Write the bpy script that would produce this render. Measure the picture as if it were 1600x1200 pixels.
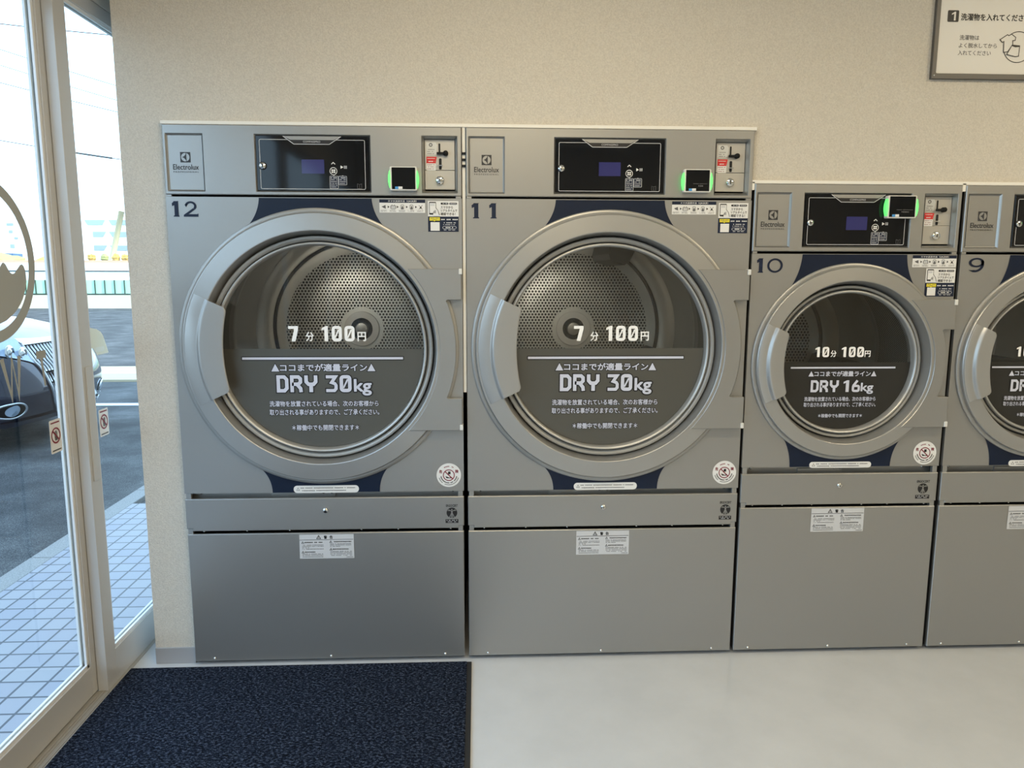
import bpy, bmesh, math, random
from mathutils import Vector, Matrix
from mathutils.geometry import tessellate_polygon

for o in list(bpy.data.objects):
    bpy.data.objects.remove(o, do_unlink=True)
S = bpy.context.scene
COL = S.collection

# ------------------------------------------------------------------ camera
cam_d = bpy.data.cameras.new('camera')
cam = bpy.data.objects.new('camera', cam_d)
COL.objects.link(cam)
cam_d.sensor_width = 36.0
cam_d.lens = 36.0 * 1176.94 / 1600.0
cam_d.clip_start = 0.05
cam_d.clip_end = 500
RT = Vector((0.99894564, -0.04583925, 0.00252508))
UP = Vector((0.00425431, 0.14719653, 0.98909812))
FW = Vector((0.0457112, 0.98804451, -0.14723634))
cam.matrix_world = Matrix(((RT.x, UP.x, -FW.x, 1.00933), (RT.y, UP.y, -FW.y, -2.55926),
                           (RT.z, UP.z, -FW.z, 1.39061), (0, 0, 0, 1)))
S.camera = cam

# ------------------------------------------------------------------ world, sun, lamps, exposure
S.view_settings.view_transform = 'Standard'
S.view_settings.look = 'None'
S.view_settings.gamma = 1.0
S.view_settings.use_curve_mapping = False
S.view_settings.exposure = 0.0

world = bpy.data.worlds.new('sky')
S.world = world
world.use_nodes = True
wn = world.node_tree.nodes
wl = world.node_tree.links
wn.clear()
wo = wn.new('ShaderNodeOutputWorld')
bg = wn.new('ShaderNodeBackground')
tc = wn.new('ShaderNodeTexCoord')
sep = wn.new('ShaderNodeSeparateXYZ')
rmp = wn.new('ShaderNodeValToRGB')
rmp.color_ramp.elements[0].position = 0.0
rmp.color_ramp.elements[0].color = (0.58, 0.79, 1.0, 1)
rmp.color_ramp.elements[1].position = 0.9
rmp.color_ramp.elements[1].color = (0.42, 0.66, 1.0, 1)
wl.new(tc.outputs['Generated'], sep.inputs[0])
wl.new(sep.outputs['Z'], rmp.inputs[0])
wl.new(rmp.outputs[0], bg.inputs[0])
bg.inputs[1].default_value = 3.8
wl.new(bg.outputs[0], wo.inputs[0])

sun_d = bpy.data.lights.new('sun', 'SUN')
sun_d.energy = 5.0
sun_d.angle = 0.01
sun_d.color = (1.0, 0.93, 0.80)
sun = bpy.data.objects.new('sun', sun_d)
COL.objects.link(sun)
# sunlight comes over the roof, from the back of the shop towards the street
sun_dir = Vector((-0.75, 0.35, -0.56)).normalized()
sun.rotation_euler = sun_dir.to_track_quat('-Z', 'Y').to_euler()

LAMP_COLOR = (1.0, 0.82, 0.54)


def ceiling_lamp(x, y, power, sx, sy):
    d = bpy.data.lights.new('ceiling_lamp', 'AREA')
    d.shape = 'RECTANGLE'
    d.size = sx
    d.size_y = sy
    d.energy = power
    d.color = LAMP_COLOR
    o = bpy.data.objects.new('ceiling_lamp', d)
    o.location = (x, y, 2.655)
    COL.objects.link(o)


LAMPS = [(1.15, -1.25), (3.6, -1.25), (1.15, -3.6), (3.6, -3.6)]
for lx, ly in LAMPS:
    ceiling_lamp(lx, ly, 26.0, 1.15, 0.10)

# ------------------------------------------------------------------ materials
M = {}


def mat(name, color, rough=0.5, metal=0.0, spec=0.5, coat=0.0, emit=None, es=0.0):
    m = bpy.data.materials.new(name)
    m.use_nodes = True
    b = m.node_tree.nodes['Principled BSDF']
    b.inputs['Base Color'].default_value = (*color, 1)
    b.inputs['Roughness'].default_value = rough
    b.inputs['Metallic'].default_value = metal
    b.inputs['Specular IOR Level'].default_value = spec
    b.inputs['Coat Weight'].default_value = coat
    if emit:
        b.inputs['Emission Color'].default_value = (*emit, 1)
        b.inputs['Emission Strength'].default_value = es
    M[name] = m
    return m


def N(m, t, **kw):
    n = m.node_tree.nodes.new(t)
    for k, v in kw.items():
        setattr(n, k, v)
    return n


def L(m, a, b):
    m.node_tree.links.new(a, b)


def P(m):
    return m.node_tree.nodes['Principled BSDF']


def math_node(m, op, a, b=None, c=None):
    n = N(m, 'ShaderNodeMath', operation=op)
    for i, v in enumerate((a, b, c)):
        if v is None:
            continue
        if isinstance(v, (int, float)):
            n.inputs[i].default_value = v
        else:
            L(m, v, n.inputs[i])
    return n.outputs[0]


def bump(m, height, strength, dist=0.002):
    b = N(m, 'ShaderNodeBump')
    b.inputs['Strength'].default_value = strength
    b.inputs['Distance'].default_value = dist
    L(m, height, b.inputs['Height'])
    L(m, b.outputs[0], P(m).inputs['Normal'])


def noise(m, scale, detail=3, rough=0.5, coord='Object', vec=None):
    n = N(m, 'ShaderNodeTexNoise')
    n.inputs['Scale'].default_value = scale
    n.inputs['Detail'].default_value = detail
    n.inputs['Roughness'].default_value = rough
    if vec is None:
        t = N(m, 'ShaderNodeTexCoord')
        vec = t.outputs[coord]
    L(m, vec, n.inputs['Vector'])
    return n.outputs['Fac']


def ramp(m, fac, stops):
    r = N(m, 'ShaderNodeValToRGB')
    e = r.color_ramp.elements
    while len(e) < len(stops):
        e.new(0.5)
    for i, (p, c) in enumerate(stops):
        e[i].position = p
        e[i].color = (*c, 1)
    L(m, fac, r.inputs[0])
    return r.outputs[0]


def srgb(r, g, b):
    f = lambda c: ((c / 255 + 0.055) / 1.055) ** 2.4 if c > 10 else c / 255 / 12.92
    return (f(r), f(g), f(b))


# sheet metal of the dryers: fine satin silver paint
m = mat('silver_paint', (0.375, 0.375, 0.365), 0.38, 0.72)
bump(m, noise(m, 900, 2), 0.03, 0.0005)
m = mat('ring_paint', (0.42, 0.42, 0.41), 0.33, 0.7)
mat('handle_paint', (0.42, 0.42, 0.41), 0.33, 0.6)
mat('bezel_paint', (0.36, 0.358, 0.345), 0.36, 0.5)
mat('rim_metal', (0.50, 0.50, 0.485), 0.32, 0.6)
mat('cabinet_side', (0.05, 0.05, 0.048), 0.6, 0.2)
mat('dark_gap', (0.008, 0.008, 0.008), 0.7)
mat('rubber', (0.012, 0.012, 0.012), 0.55)
mat('navy_paint', srgb(8, 24, 48), 0.40, 0.0, 0.35)
mat('navy_ink', srgb(14, 28, 54), 0.5, 0.0, 0.35)
mat('black_ink', (0.012, 0.012, 0.014), 0.5)
mat('grey_ink', (0.11, 0.11, 0.115), 0.5)
mat('logo_ink', (0.03, 0.03, 0.034), 0.5)
mat('white_ink', (0.80, 0.80, 0.78), 0.5)
mat('price_white', (0.93, 0.93, 0.92), 0.5)
mat('pale_lettering', srgb(206, 210, 226), 0.5)
mat('red_ink', srgb(205, 40, 38), 0.5)
mat('maroon_ink', srgb(128, 24, 48), 0.5)
mat('yellow_ink', srgb(238, 222, 40), 0.5)
mat('blue_ink', srgb(70, 150, 215), 0.5)
mat('sticker_white', (0.78, 0.78, 0.77), 0.35)
mat('sticker_grey', (0.60, 0.61, 0.63), 0.35)
mat('sticker_silver', (0.62, 0.63, 0.62), 0.3, 0.3)
mat('black_gloss', (0.004, 0.005, 0.007), 0.06, 0.0, 0.45)
mat('screen_lcd', (0.03, 0.03, 0.12), 0.10, 0.0, 0.5, emit=(0.09, 0.10, 0.40), es=0.05)
mat('chrome', (0.72, 0.72, 0.70), 0.12, 1.0)
mat('screw_metal', (0.75, 0.75, 0.73), 0.25, 0.9)
mat('coin_plate', (0.50, 0.485, 0.45), 0.38, 0.5)
mat('white_plastic', (0.72, 0.72, 0.69), 0.35)
mat('green_light', (0.15, 0.8, 0.2), 0.4, emit=(0.13, 0.85, 0.17), es=0.95)
mat('film', (0.12, 0.118, 0.105), 0.30, 0.5, 0.5)
mat('film_dark', (0.030, 0.029, 0.026), 0.30, 0.2, 0.5)
mat('drum_steel', (0.50, 0.495, 0.47), 0.36, 0.85)
mat('drum_band', (0.74, 0.735, 0.71), 0.32, 0.9)
mat('hub_steel', (0.80, 0.79, 0.76), 0.45, 0.3)
mat('lifter_black', (0.008, 0.008, 0.008), 0.5, 0.0, 0.2)
mat('window_frame', (0.54, 0.54, 0.535), 0.38, 0.1)
mat('window_bead', (0.72, 0.73, 0.74), 0.3, 0.0)
mat('track_metal', (0.42, 0.40, 0.36), 0.4, 0.4)
mat('baseboard', (0.36, 0.37, 0.39), 0.5)
mat('trim_white', (0.84, 0.82, 0.76), 0.45)
mat('mat_edge', (0.010, 0.010, 0.010), 0.65)
mat('ceiling_paint', (0.78, 0.77, 0.74), 0.8)
mat('kerb_sand', srgb(200, 184, 150), 0.85)
mat('concrete', srgb(216, 204, 180), 0.85)
mat('board_white', (0.70, 0.69, 0.66), 0.4)
mat('board_frame', (0.11, 0.105, 0.098), 0.45, 0.2)
mat('decal_grey', srgb(158, 161, 158), 0.7)
mat('decal_cream', srgb(244, 241, 230), 0.7)
mat('fill_panel', (0.9, 0.9, 0.9), 0.5, emit=(1.0, 0.9, 0.72), es=6.0)  # glow of the fill light added inside each drum

# perforated steel (holes laid out as a hexagonal grid in the sheet's own coordinates)


def hex_holes(m, u, v, pitch, radius):
    """1 inside a hole, 0 on the sheet"""
    dy = pitch * math.sqrt(3)
    ds = []
    for ox, oy in ((0.0, 0.0), (pitch / 2, dy / 2)):
        a = math_node(m, 'ADD', u, ox)
        b = math_node(m, 'ADD', v, oy)
        a = math_node(m, 'WRAP', a, pitch / 2, -pitch / 2)
        b = math_node(m, 'WRAP', b, dy / 2, -dy / 2)
        a = math_node(m, 'MULTIPLY', a, a)
        b = math_node(m, 'MULTIPLY', b, b)
        ds.append(math_node(m, 'SQRT', math_node(m, 'ADD', a, b)))
    d = math_node(m, 'MINIMUM', ds[0], ds[1])
    return math_node(m, 'LESS_THAN', d, radius)


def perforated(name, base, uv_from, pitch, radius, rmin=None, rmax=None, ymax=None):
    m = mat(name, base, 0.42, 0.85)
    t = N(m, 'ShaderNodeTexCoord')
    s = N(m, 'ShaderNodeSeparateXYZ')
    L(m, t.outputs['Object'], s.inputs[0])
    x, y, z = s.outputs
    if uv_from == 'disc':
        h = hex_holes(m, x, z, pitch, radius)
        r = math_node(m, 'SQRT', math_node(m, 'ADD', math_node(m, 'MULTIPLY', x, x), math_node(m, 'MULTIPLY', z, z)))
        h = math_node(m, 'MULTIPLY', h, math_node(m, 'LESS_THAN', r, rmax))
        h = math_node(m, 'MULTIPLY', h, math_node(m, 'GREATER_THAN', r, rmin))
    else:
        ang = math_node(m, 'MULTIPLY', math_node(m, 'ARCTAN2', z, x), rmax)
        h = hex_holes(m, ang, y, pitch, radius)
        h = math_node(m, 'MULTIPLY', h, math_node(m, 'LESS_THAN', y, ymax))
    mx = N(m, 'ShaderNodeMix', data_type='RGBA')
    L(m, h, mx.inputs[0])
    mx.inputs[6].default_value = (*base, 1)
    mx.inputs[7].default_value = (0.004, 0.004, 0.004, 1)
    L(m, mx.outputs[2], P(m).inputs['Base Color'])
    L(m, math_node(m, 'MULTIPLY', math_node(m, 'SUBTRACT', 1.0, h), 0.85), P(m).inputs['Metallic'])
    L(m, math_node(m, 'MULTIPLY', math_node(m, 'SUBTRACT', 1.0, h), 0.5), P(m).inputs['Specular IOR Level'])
    return m


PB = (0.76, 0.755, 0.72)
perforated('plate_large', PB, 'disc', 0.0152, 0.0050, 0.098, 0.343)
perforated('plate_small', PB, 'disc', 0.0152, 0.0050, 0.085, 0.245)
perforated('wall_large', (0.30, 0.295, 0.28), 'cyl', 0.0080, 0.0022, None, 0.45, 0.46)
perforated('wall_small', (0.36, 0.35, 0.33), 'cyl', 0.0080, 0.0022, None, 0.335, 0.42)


def glass_mat(name, tint, ior, rough=0.0):
    m = bpy.data.materials.new(name)
    m.use_nodes = True
    nt = m.node_tree
    nt.nodes.clear()
    o = N(m, 'ShaderNodeOutputMaterial')
    tr = N(m, 'ShaderNodeBsdfTransparent')
    tr.inputs[0].default_value = (*tint, 1)
    gl = N(m, 'ShaderNodeBsdfGlossy')
    gl.inputs['Roughness'].default_value = rough
    fr = N(m, 'ShaderNodeFresnel')
    fr.inputs[0].default_value = ior
    mx = N(m, 'ShaderNodeMixShader')
    ge = N(m, 'ShaderNodeNewGeometry')
    fac = math_node(m, 'MULTIPLY', fr.outputs[0], math_node(m, 'SUBTRACT', 1.0, ge.outputs['Backfacing']))
    L(m, fac, mx.inputs[0])
    L(m, tr.outputs[0], mx.inputs[1])
    L(m, gl.outputs[0], mx.inputs[2])
    L(m, mx.outputs[0], o.inputs[0])
    M[name] = m
    return m


glass_mat('window_glass', (0.96, 0.98, 0.97), 1.38)
glass_mat('door_glass', (0.90, 0.90, 0.88), 1.50)
glass_mat('headlight_glass', (0.85, 0.9, 0.95), 1.6, 0.02)

# wallpaper
m = mat('wallpaper', srgb(205, 200, 190), 0.75)
n1 = noise(m, 230, 4, 0.65)
bump(m, n1, 0.7, 0.005)
L(m, ramp(m, n1, [(0.3, srgb(201, 195, 184)), (0.7, srgb(224, 218, 206))]), P(m).inputs['Base Color'])

# polished sheet-vinyl floor
m = mat('floor_vinyl', srgb(196, 197, 194), 0.16, 0.0, 0.45)
L(m, ramp(m, noise(m, 5, 5, 0.6), [(0.35, srgb(188, 191, 194)), (0.65, srgb(194, 197, 200))]), P(m).inputs['Base Color'])
bump(m, noise(m, 9, 2), 0.04, 0.004)

# carpet mat
m = mat('carpet', srgb(30, 36, 58), 0.95, 0.0, 0.1)
t = N(m, 'ShaderNodeTexCoord')
mp = N(m, 'ShaderNodeMapping')
mp.inputs['Rotation'].default_value = (0, 0, 0.5)
mp.inputs['Scale'].default_value = (1.0, 1.5, 1.0)
L(m, t.outputs['Object'], mp.inputs[0])
c1 = noise(m, 105, 3, 0.6, vec=mp.outputs[0])
c2 = noise(m, 330, 2, 0.6)
cm = math_node(m, 'ADD', math_node(m, 'MULTIPLY', c1, 0.75), math_node(m, 'MULTIPLY', c2, 0.35))
L(m, ramp(m, cm, [(0.42, srgb(2, 4, 9)), (0.55, srgb(20, 28, 44)), (0.70, srgb(84, 94, 112))]), P(m).inputs['Base Color'])
bump(m, cm, 1.0, 0.014)

# pavement tiles, kerb, asphalt
m = mat('pavement_tile', srgb(186, 188, 196), 0.45)
t = N(m, 'ShaderNodeTexCoord')
br = N(m, 'ShaderNodeTexBrick')
br.offset = 0.0
br.inputs['Scale'].default_value = 1.0
br.inputs['Brick Width'].default_value = 0.0855
br.inputs['Row Height'].default_value = 0.1
br.inputs['Mortar Size'].default_value = 0.0048
br.inputs['Mortar Smooth'].default_value = 0.1
br.inputs['Color1'].default_value = (*srgb(148, 147, 150), 1)
br.inputs['Color2'].default_value = (*srgb(140, 140, 148), 1)
br.inputs['Mortar'].default_value = (*srgb(60, 62, 68), 1)
L(m, t.outputs['Object'], br.inputs['Vector'])
L(m, br.outputs['Color'], P(m).inputs['Base Color'])
m = mat('kerb_stone', srgb(168, 168, 168), 0.9)
L(m, ramp(m, noise(m, 160, 4, 0.7), [(0.3, srgb(116, 115, 113)), (0.65, srgb(166, 164, 160))]), P(m).inputs['Base Color'])
m = mat('asphalt', srgb(88, 90, 92), 0.9, 0.0, 0.08)
a1 = noise(m, 140, 4, 0.75)
a2 = noise(m, 1.6, 5, 0.7)
am = math_node(m, 'ADD', math_node(m, 'MULTIPLY', a1, 0.75), math_node(m, 'MULTIPLY', a2, 0.45))
L(m, ramp(m, am, [(0.42, srgb(42, 43, 44)), (0.60, srgb(78, 79, 80)), (0.78, srgb(140, 140, 138))]), P(m).inputs['Base Color'])
bump(m, a1, 0.6, 0.006)
mat('road_paint', srgb(225, 226, 226), 0.7)
mat('car_paint', srgb(14, 18, 42), 0.16, 0.3, 0.6, 1.0)
mat('car_black', (0.008, 0.008, 0.009), 0.9, 0.0, 0.05)
mat('slat_chrome', (0.75, 0.77, 0.80), 0.25, 0.8)
mat('tyre', (0.015, 0.015, 0.015), 0.8)
mat('car_glass', (0.02, 0.025, 0.03), 0.05, 0.0, 0.6)
mat('number_plate', (0.8, 0.8, 0.76), 0.5)
mat('lens_clear', (0.42, 0.50, 0.60), 0.12, 0.3)
mat('fence_green', srgb(186, 226, 196), 0.6)  # far-side colours from here are paled to include haze and overexposure
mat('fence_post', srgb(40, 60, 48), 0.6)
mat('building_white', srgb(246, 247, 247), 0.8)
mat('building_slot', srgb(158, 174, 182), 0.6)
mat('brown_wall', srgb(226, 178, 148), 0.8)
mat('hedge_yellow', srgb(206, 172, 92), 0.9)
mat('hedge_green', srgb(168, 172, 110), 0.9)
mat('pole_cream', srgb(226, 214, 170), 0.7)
mat('wire', (0.05, 0.05, 0.05), 0.6)
m = mat('brick', srgb(120, 84, 62), 0.9)
t = N(m, 'ShaderNodeTexCoord')
mp = N(m, 'ShaderNodeMapping')
mp.inputs['Rotation'].default_value = (math.pi / 2, 0, 0)
L(m, t.outputs['Object'], mp.inputs[0])
br = N(m, 'ShaderNodeTexBrick')
br.inputs['Scale'].default_value = 3.0
br.inputs['Color1'].default_value = (*srgb(126, 92, 66), 1)
br.inputs['Color2'].default_value = (*srgb(104, 76, 58), 1)
br.inputs['Mortar'].default_value = (*srgb(150, 140, 128), 1)
L(m, mp.outputs[0], br.inputs['Vector'])
L(m, br.outputs['Color'], P(m).inputs['Base Color'])
mat('mirror_blue', srgb(190, 214, 232), 0.2, 0.3)
mat('roof_blue', srgb(90, 120, 150), 0.5)
mat('exterior_wall', srgb(200, 198, 192), 0.85)

# ------------------------------------------------------------------ mesh collection helper
_text_cache = {}


def text_geom(s, bold=0.0):
    k = (s, round(bold, 4))
    if k not in _text_cache:
        cu = bpy.data.curves.new('lettering', 'FONT')
        cu.body = s
        cu.offset = bold
        cu.resolution_u = 3
        ob = bpy.data.objects.new('lettering', cu)
        COL.objects.link(ob)
        bpy.context.view_layer.update()
        dg = bpy.context.evaluated_depsgraph_get()
        me = bpy.data.meshes.new_from_object(ob.evaluated_get(dg))
        vs = [(v.co.x, v.co.y) for v in me.vertices]
        fs = [tuple(p.vertices) for p in me.polygons]
        bpy.data.objects.remove(ob)
        bpy.data.curves.remove(cu)
        bpy.data.meshes.remove(me)
        _text_cache[k] = (vs, fs)
    return _text_cache[k]


def arc(cx, cz, r, a0, a1, n):
    return [(cx + r * math.cos(math.radians(a0 + (a1 - a0) * i / n)),
             cz + r * math.sin(math.radians(a0 + (a1 - a0) * i / n))) for i in range(n + 1)]


def round_rect(x0, z0, x1, z1, r, n=5):
    return (arc(x1 - r, z1 - r, r, 0, 90, n) + arc(x0 + r, z1 - r, r, 90, 180, n)
            + arc(x0 + r, z0 + r, r, 180, 270, n) + arc(x1 - r, z0 + r, r, 270, 360, n))


class MB:
    """collects shapes and links them as ONE mesh object"""

    def __init__(self):
        self.v, self.f, self.m, self.s, self.mats = [], [], [], [], []

    def mi(self, name):
        if name not in self.mats:
            self.mats.append(name)
        return self.mats.index(name)

    def add(self, vs, fs, mt, smooth=False):
        b = len(self.v)
        self.v += [tuple(p) for p in vs]
        k = self.mi(mt)
        for f in fs:
            self.f.append(tuple(b + i for i in f))
            self.m.append(k)
            self.s.append(smooth)
        return self

    # flat shapes in the x-z plane at depth y, seen from -y
    def poly(self, pts, y, mt, holes=()):
        loops = [[Vector((p[0], p[1], 0)) for p in pts]] + [[Vector((p[0], p[1], 0)) for p in h] for h in holes]
        tri = tessellate_polygon(loops)
        flat = [q for lp in loops for q in lp]
        fs = []
        for a, b, c in tri:
            pa, pb, pc = flat[a], flat[b], flat[c]
            if (pb - pa).cross(pc - pa).z < 0:
                b, c = c, b
            fs.append((a, b, c))
        return self.add([(q.x, y, q.y) for q in flat], fs, mt)

    def rect(self, x0, z0, x1, z1, y, mt):
        return self.add([(x0, y, z0), (x1, y, z0), (x1, y, z1), (x0, y, z1)], [(0, 1, 2, 3)], mt)

    def disc(self, cx, cz, r, y, mt, n=32):
        p = arc(cx, cz, r, 0, 360, n)[:-1]
        return self.add([(a, y, b) for a, b in p], [tuple(range(n))], mt)

    def ring(self, cx, cz, r0, r1, y, mt, n=36, a0=0, a1=360):
        o, i = arc(cx, cz, r1, a0, a1, n), arc(cx, cz, r0, a0, a1, n)
        vs = [(a, y, b) for a, b in o] + [(a, y, b) for a, b in i]
        k = n + 1
        return self.add(vs, [(j, j + 1, k + j + 1, k + j) for j in range(n)], mt)

    def stroke(self, pts, w, y, mt, closed=False, ext=0.0):
        pts = [Vector(p) for p in pts]
        n = len(pts)
        if ext and not closed:
            pts[0] = pts[0] + (pts[0] - pts[1]).normalized() * ext
            pts[-1] = pts[-1] + (pts[-1] - pts[-2]).normalized() * ext
        lft, rgt = [], []
        for i in range(n):
            d0 = (pts[i] - pts[i - 1]) if (i > 0 or closed) else (pts[i + 1] - pts[i])
            d1 = (pts[(i + 1) % n] - pts[i]) if (i < n - 1 or closed) else d0
            d0, d1 = d0.normalized(), d1.normalized()
            n0, n1 = Vector((-d0.y, d0.x)), Vector((-d1.y, d1.x))
            mvec = n0 + n1
            if mvec.length < 1e-4:
                mvec = n0.copy()
            mvec.normalize()
            k = min(1 / max(0.35, mvec.dot(n0)), 2.2) * w / 2
            lft.append(pts[i] + mvec * k)
            rgt.append(pts[i] - mvec * k)
        vs = [(p.x, y, p.y) for p in lft] + [(p.x, y, p.y) for p in rgt]
        fs = []
        for i in range(n if closed else n - 1):
            j = (i + 1) % n
            fs.append((n + i, n + j, j, i))
        return self.add(vs, fs, mt)

    def text(self, s, x0, z0, x1, z1, y, mt, bold=0.0, outline=None, obold=0.05):
        vs, fs = text_geom(s)
        xs, zs = [p[0] for p in vs], [p[1] for p in vs]
        bx0, bx1, bz0, bz1 = min(xs) - bold, max(xs) + bold, min(zs) - bold, max(zs) + bold
        sx, sz = (x1 - x0) / (bx1 - bx0), (z1 - z0) / (bz1 - bz0)
        tx = (x0 + x1) / 2 - sx * (bx0 + bx1) / 2
        tz = (z0 + z1) / 2 - sz * (bz0 + bz1) / 2

        def stamp(yy, r, n, mm):
            for i in range(n):
                dx = r * math.cos(2 * math.pi * (i + .5) / n)
                dz = r * math.sin(2 * math.pi * (i + .5) / n)
                self.add([(tx + sx * (a + dx), yy + .00004 * i, tz + sz * (b + dz)) for a, b in vs], fs, mm)
        if outline:
            stamp(y + 0.0006, bold + obold, 12, outline)
        if bold:
            stamp(y, bold, 8, mt)
        return self.add([(tx + sx * a, y - .00004, tz + sz * b) for a, b in vs], fs, mt)

    # solids
    def box(self, x0, x1, y0, y1, z0, z1, mt, bev=0.0):
        bm = bmesh.new()
        bmesh.ops.create_cube(bm, size=1)
        for v in bm.verts:
            v.co = Vector(((x0 + x1) / 2 + v.co.x * (x1 - x0), (y0 + y1) / 2 + v.co.y * (y1 - y0),
                           (z0 + z1) / 2 + v.co.z * (z1 - z0)))
        if bev:
            bmesh.ops.bevel(bm, geom=list(bm.edges), offset=bev, segments=2, affect='EDGES', profile=0.5)
        return self.from_bm(bm, mt)

    def from_bm(self, bm, mt, smooth=False):
        bm.verts.index_update()
        self.add([tuple(v.co) for v in bm.verts], [tuple(v.index for v in f.verts) for f in bm.faces], mt, smooth)
        bm.free()
        return self

    def prism(self, pts, y0, y1, mt, holes=(), bev=0.0):
        """outline in x-z (counter-clockwise seen from -y), from y0 (front) to y1 (back)"""
        self.poly(pts, y0, mt, holes) if not bev else None
        loops = [list(pts)] + [list(h) for h in holes]
        if bev:
            def inset(lp, d):
                n = len(lp)
                ar = sum(lp[i][0] * lp[(i + 1) % n][1] - lp[(i + 1) % n][0] * lp[i][1] for i in range(n))
                sg = 1 if ar > 0 else -1
                out = []
                for i in range(n):
                    p, q, r = Vector(lp[i - 1]), Vector(lp[i]), Vector(lp[(i + 1) % n])
                    a, b = (q - p).normalized(), (r - q).normalized()
                    na, nb = Vector((-a.y, a.x)) * sg, Vector((-b.y, b.x)) * sg
                    mm = (na + nb)
                    mm = mm.normalized() if mm.length > 1e-5 else na
                    out.append(tuple(q + mm * d / max(0.4, mm.dot(na))))
                return out
            ins = [inset(loops[0], bev)] + [inset(h, -bev) for h in loops[1:]]
            self.poly(ins[0], y0, mt, ins[1:])
            for lp, li in zip(loops, ins):
                n = len(lp)
                vs = [(a, y0, b) for a, b in li] + [(a, y0 + bev, b) for a, b in lp]
                self.add(vs, [(i, n + i, n + (i + 1) % n, (i + 1) % n) for i in range(n)], mt)
        for lp in loops:
            n = len(lp)
            vs = [(a, y0 + bev, b) for a, b in lp] + [(a, y1, b) for a, b in lp]
            self.add(vs, [(i, n + i, n + (i + 1) % n, (i + 1) % n) for i in range(n)], mt)
        b = len(self.f)
        self.poly(pts, y1, mt, holes)
        return self

    def lathe(self, prof, mt, cx=0.0, cz=0.0, n=96, a0=0, a1=360, smooth=True):
        """prof: (radius, y) pairs, revolved about the y axis through (cx, cz)"""
        full = abs(a1 - a0) >= 360
        k = n if full else n + 1
        vs = []
        for r, y in prof:
            for i in range(k):
                a = math.radians(a0 + (a1 - a0) * i / n)
                vs.append((cx + r * math.cos(a), y, cz + r * math.sin(a)))
        fs = []
        for j in range(len(prof) - 1):
            for i in range(n):
                i2 = (i + 1) % k
                fs.append((j * k + i, j * k + i2, (j + 1) * k + i2, (j + 1) * k + i))
        return self.add(vs, fs, mt, smooth)

    def tube(self, pts, r, mt, n=8):
        pts = [Vector(p) for p in pts]
        vs, fs = [], []
        for i, p in enumerate(pts):
            d = (pts[min(i + 1, len(pts) - 1)] - pts[max(i - 1, 0)]).normalized()
            u = d.cross(Vector((0, 0, 1)))
            if u.length < 1e-3:
                u = d.cross(Vector((0, 1, 0)))
            u.normalize()
            w = d.cross(u)
            for k in range(n):
                a = 2 * math.pi * k / n
                vs.append(tuple(p + r * (math.cos(a) * u + math.sin(a) * w)))
        for i in range(len(pts) - 1):
            for k in range(n):
                k2 = (k + 1) % n
                fs.append((i * n + k, i * n + k2, (i + 1) * n + k2, (i + 1) * n + k))
        fs.append(tuple(range(n)))
        fs.append(tuple((len(pts) - 1) * n + k for k in reversed(range(n))))
        return self.add(vs, fs, mt, True)

    def build(self, name, parent=None, xf=None, label=None, kind=None, recalc=False, loc=None):
        me = bpy.data.meshes.new(name)
        vs = self.v if xf is None else [tuple(xf @ Vector(p)) for p in self.v]
        me.from_pydata(vs, [], self.f)
        for k in self.mats:
            me.materials.append(M[k])
        me.polygons.foreach_set('material_index', self.m)
        me.polygons.foreach_set('use_smooth', self.s)
        if recalc:
            bm = bmesh.new()
            bm.from_mesh(me)
            bmesh.ops.remove_doubles(bm, verts=bm.verts, dist=1e-6)
            bmesh.ops.recalc_face_normals(bm, faces=bm.faces)
            bm.to_mesh(me)
            bm.free()
        me.update()
        o = bpy.data.objects.new(name, me)
        COL.objects.link(o)
        if parent:
            o.parent = parent
        if loc:
            o.location = loc
        if label:
            o['label'] = label
        if kind:
            o['kind'] = kind
        return o


def tag(o, label, cat, group=None):
    o['label'] = label
    o['category'] = cat
    if group:
        o['group'] = group
    return o


def empty(name, loc, label, cat, group=None):
    o = bpy.data.objects.new(name, None)
    o.location = loc
    o.empty_display_size = 0.1
    COL.objects.link(o)
    return tag(o, label, cat, group)


def struct(o):
    o['kind'] = 'structure'
    return o


# ------------------------------------------------------------------ the room
AX, AW, AH = (0.0, 0.97412), 0.96, 1.8571           # two 30 kg machines
BX, BW, BH = (1.94422, 2.67559), 0.7181, 1.6856     # two 16 kg machines
WY = 0.020                                           # wallpaper plane
ROOM_R, ROOM_F, CEIL = 5.6, -5.6, 2.70

w = MB()
g = 0.004
row_l, row_m, row_r = -0.003, BX[0] - 0.006, BX[1] + BW + 0.004
w.prism([(-0.143, 0), (row_l, 0), (row_l, AH + g), (row_m, AH + g), (row_m, BH + g), (row_r, BH + g), (row_r, 0),
         (ROOM_R, 0), (ROOM_R, CEIL), (-0.143, CEIL)], WY, WY + 0.10, 'wallpaper')
struct(w.build('wall_back'))
w = MB().box(ROOM_R, ROOM_R + 0.1, ROOM_F, 1.6, -0.02, CEIL, 'wallpaper')
struct(w.build('wall_right'))
w = MB().box(-0.35, ROOM_R + 0.1, ROOM_F - 0.1, ROOM_F, -0.02, CEIL, 'wallpaper')
struct(w.build('wall_front'))
w = MB().box(-0.40, ROOM_R + 0.1, ROOM_F - 0.1, 1.70, CEIL, CEIL + 0.25, 'ceiling_paint')
struct(w.build('ceiling'))
w = MB().box(-0.345, ROOM_R + 0.1, ROOM_F - 0.1, 1.60, -0.12, 0.0, 'floor_vinyl')
struct(w.build('floor'))
w = MB().box(-0.40, ROOM_R + 0.1, 1.60, 1.70, -0.12, CEIL, 'exterior_wall')
struct(w.build('wall_service'))
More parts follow.
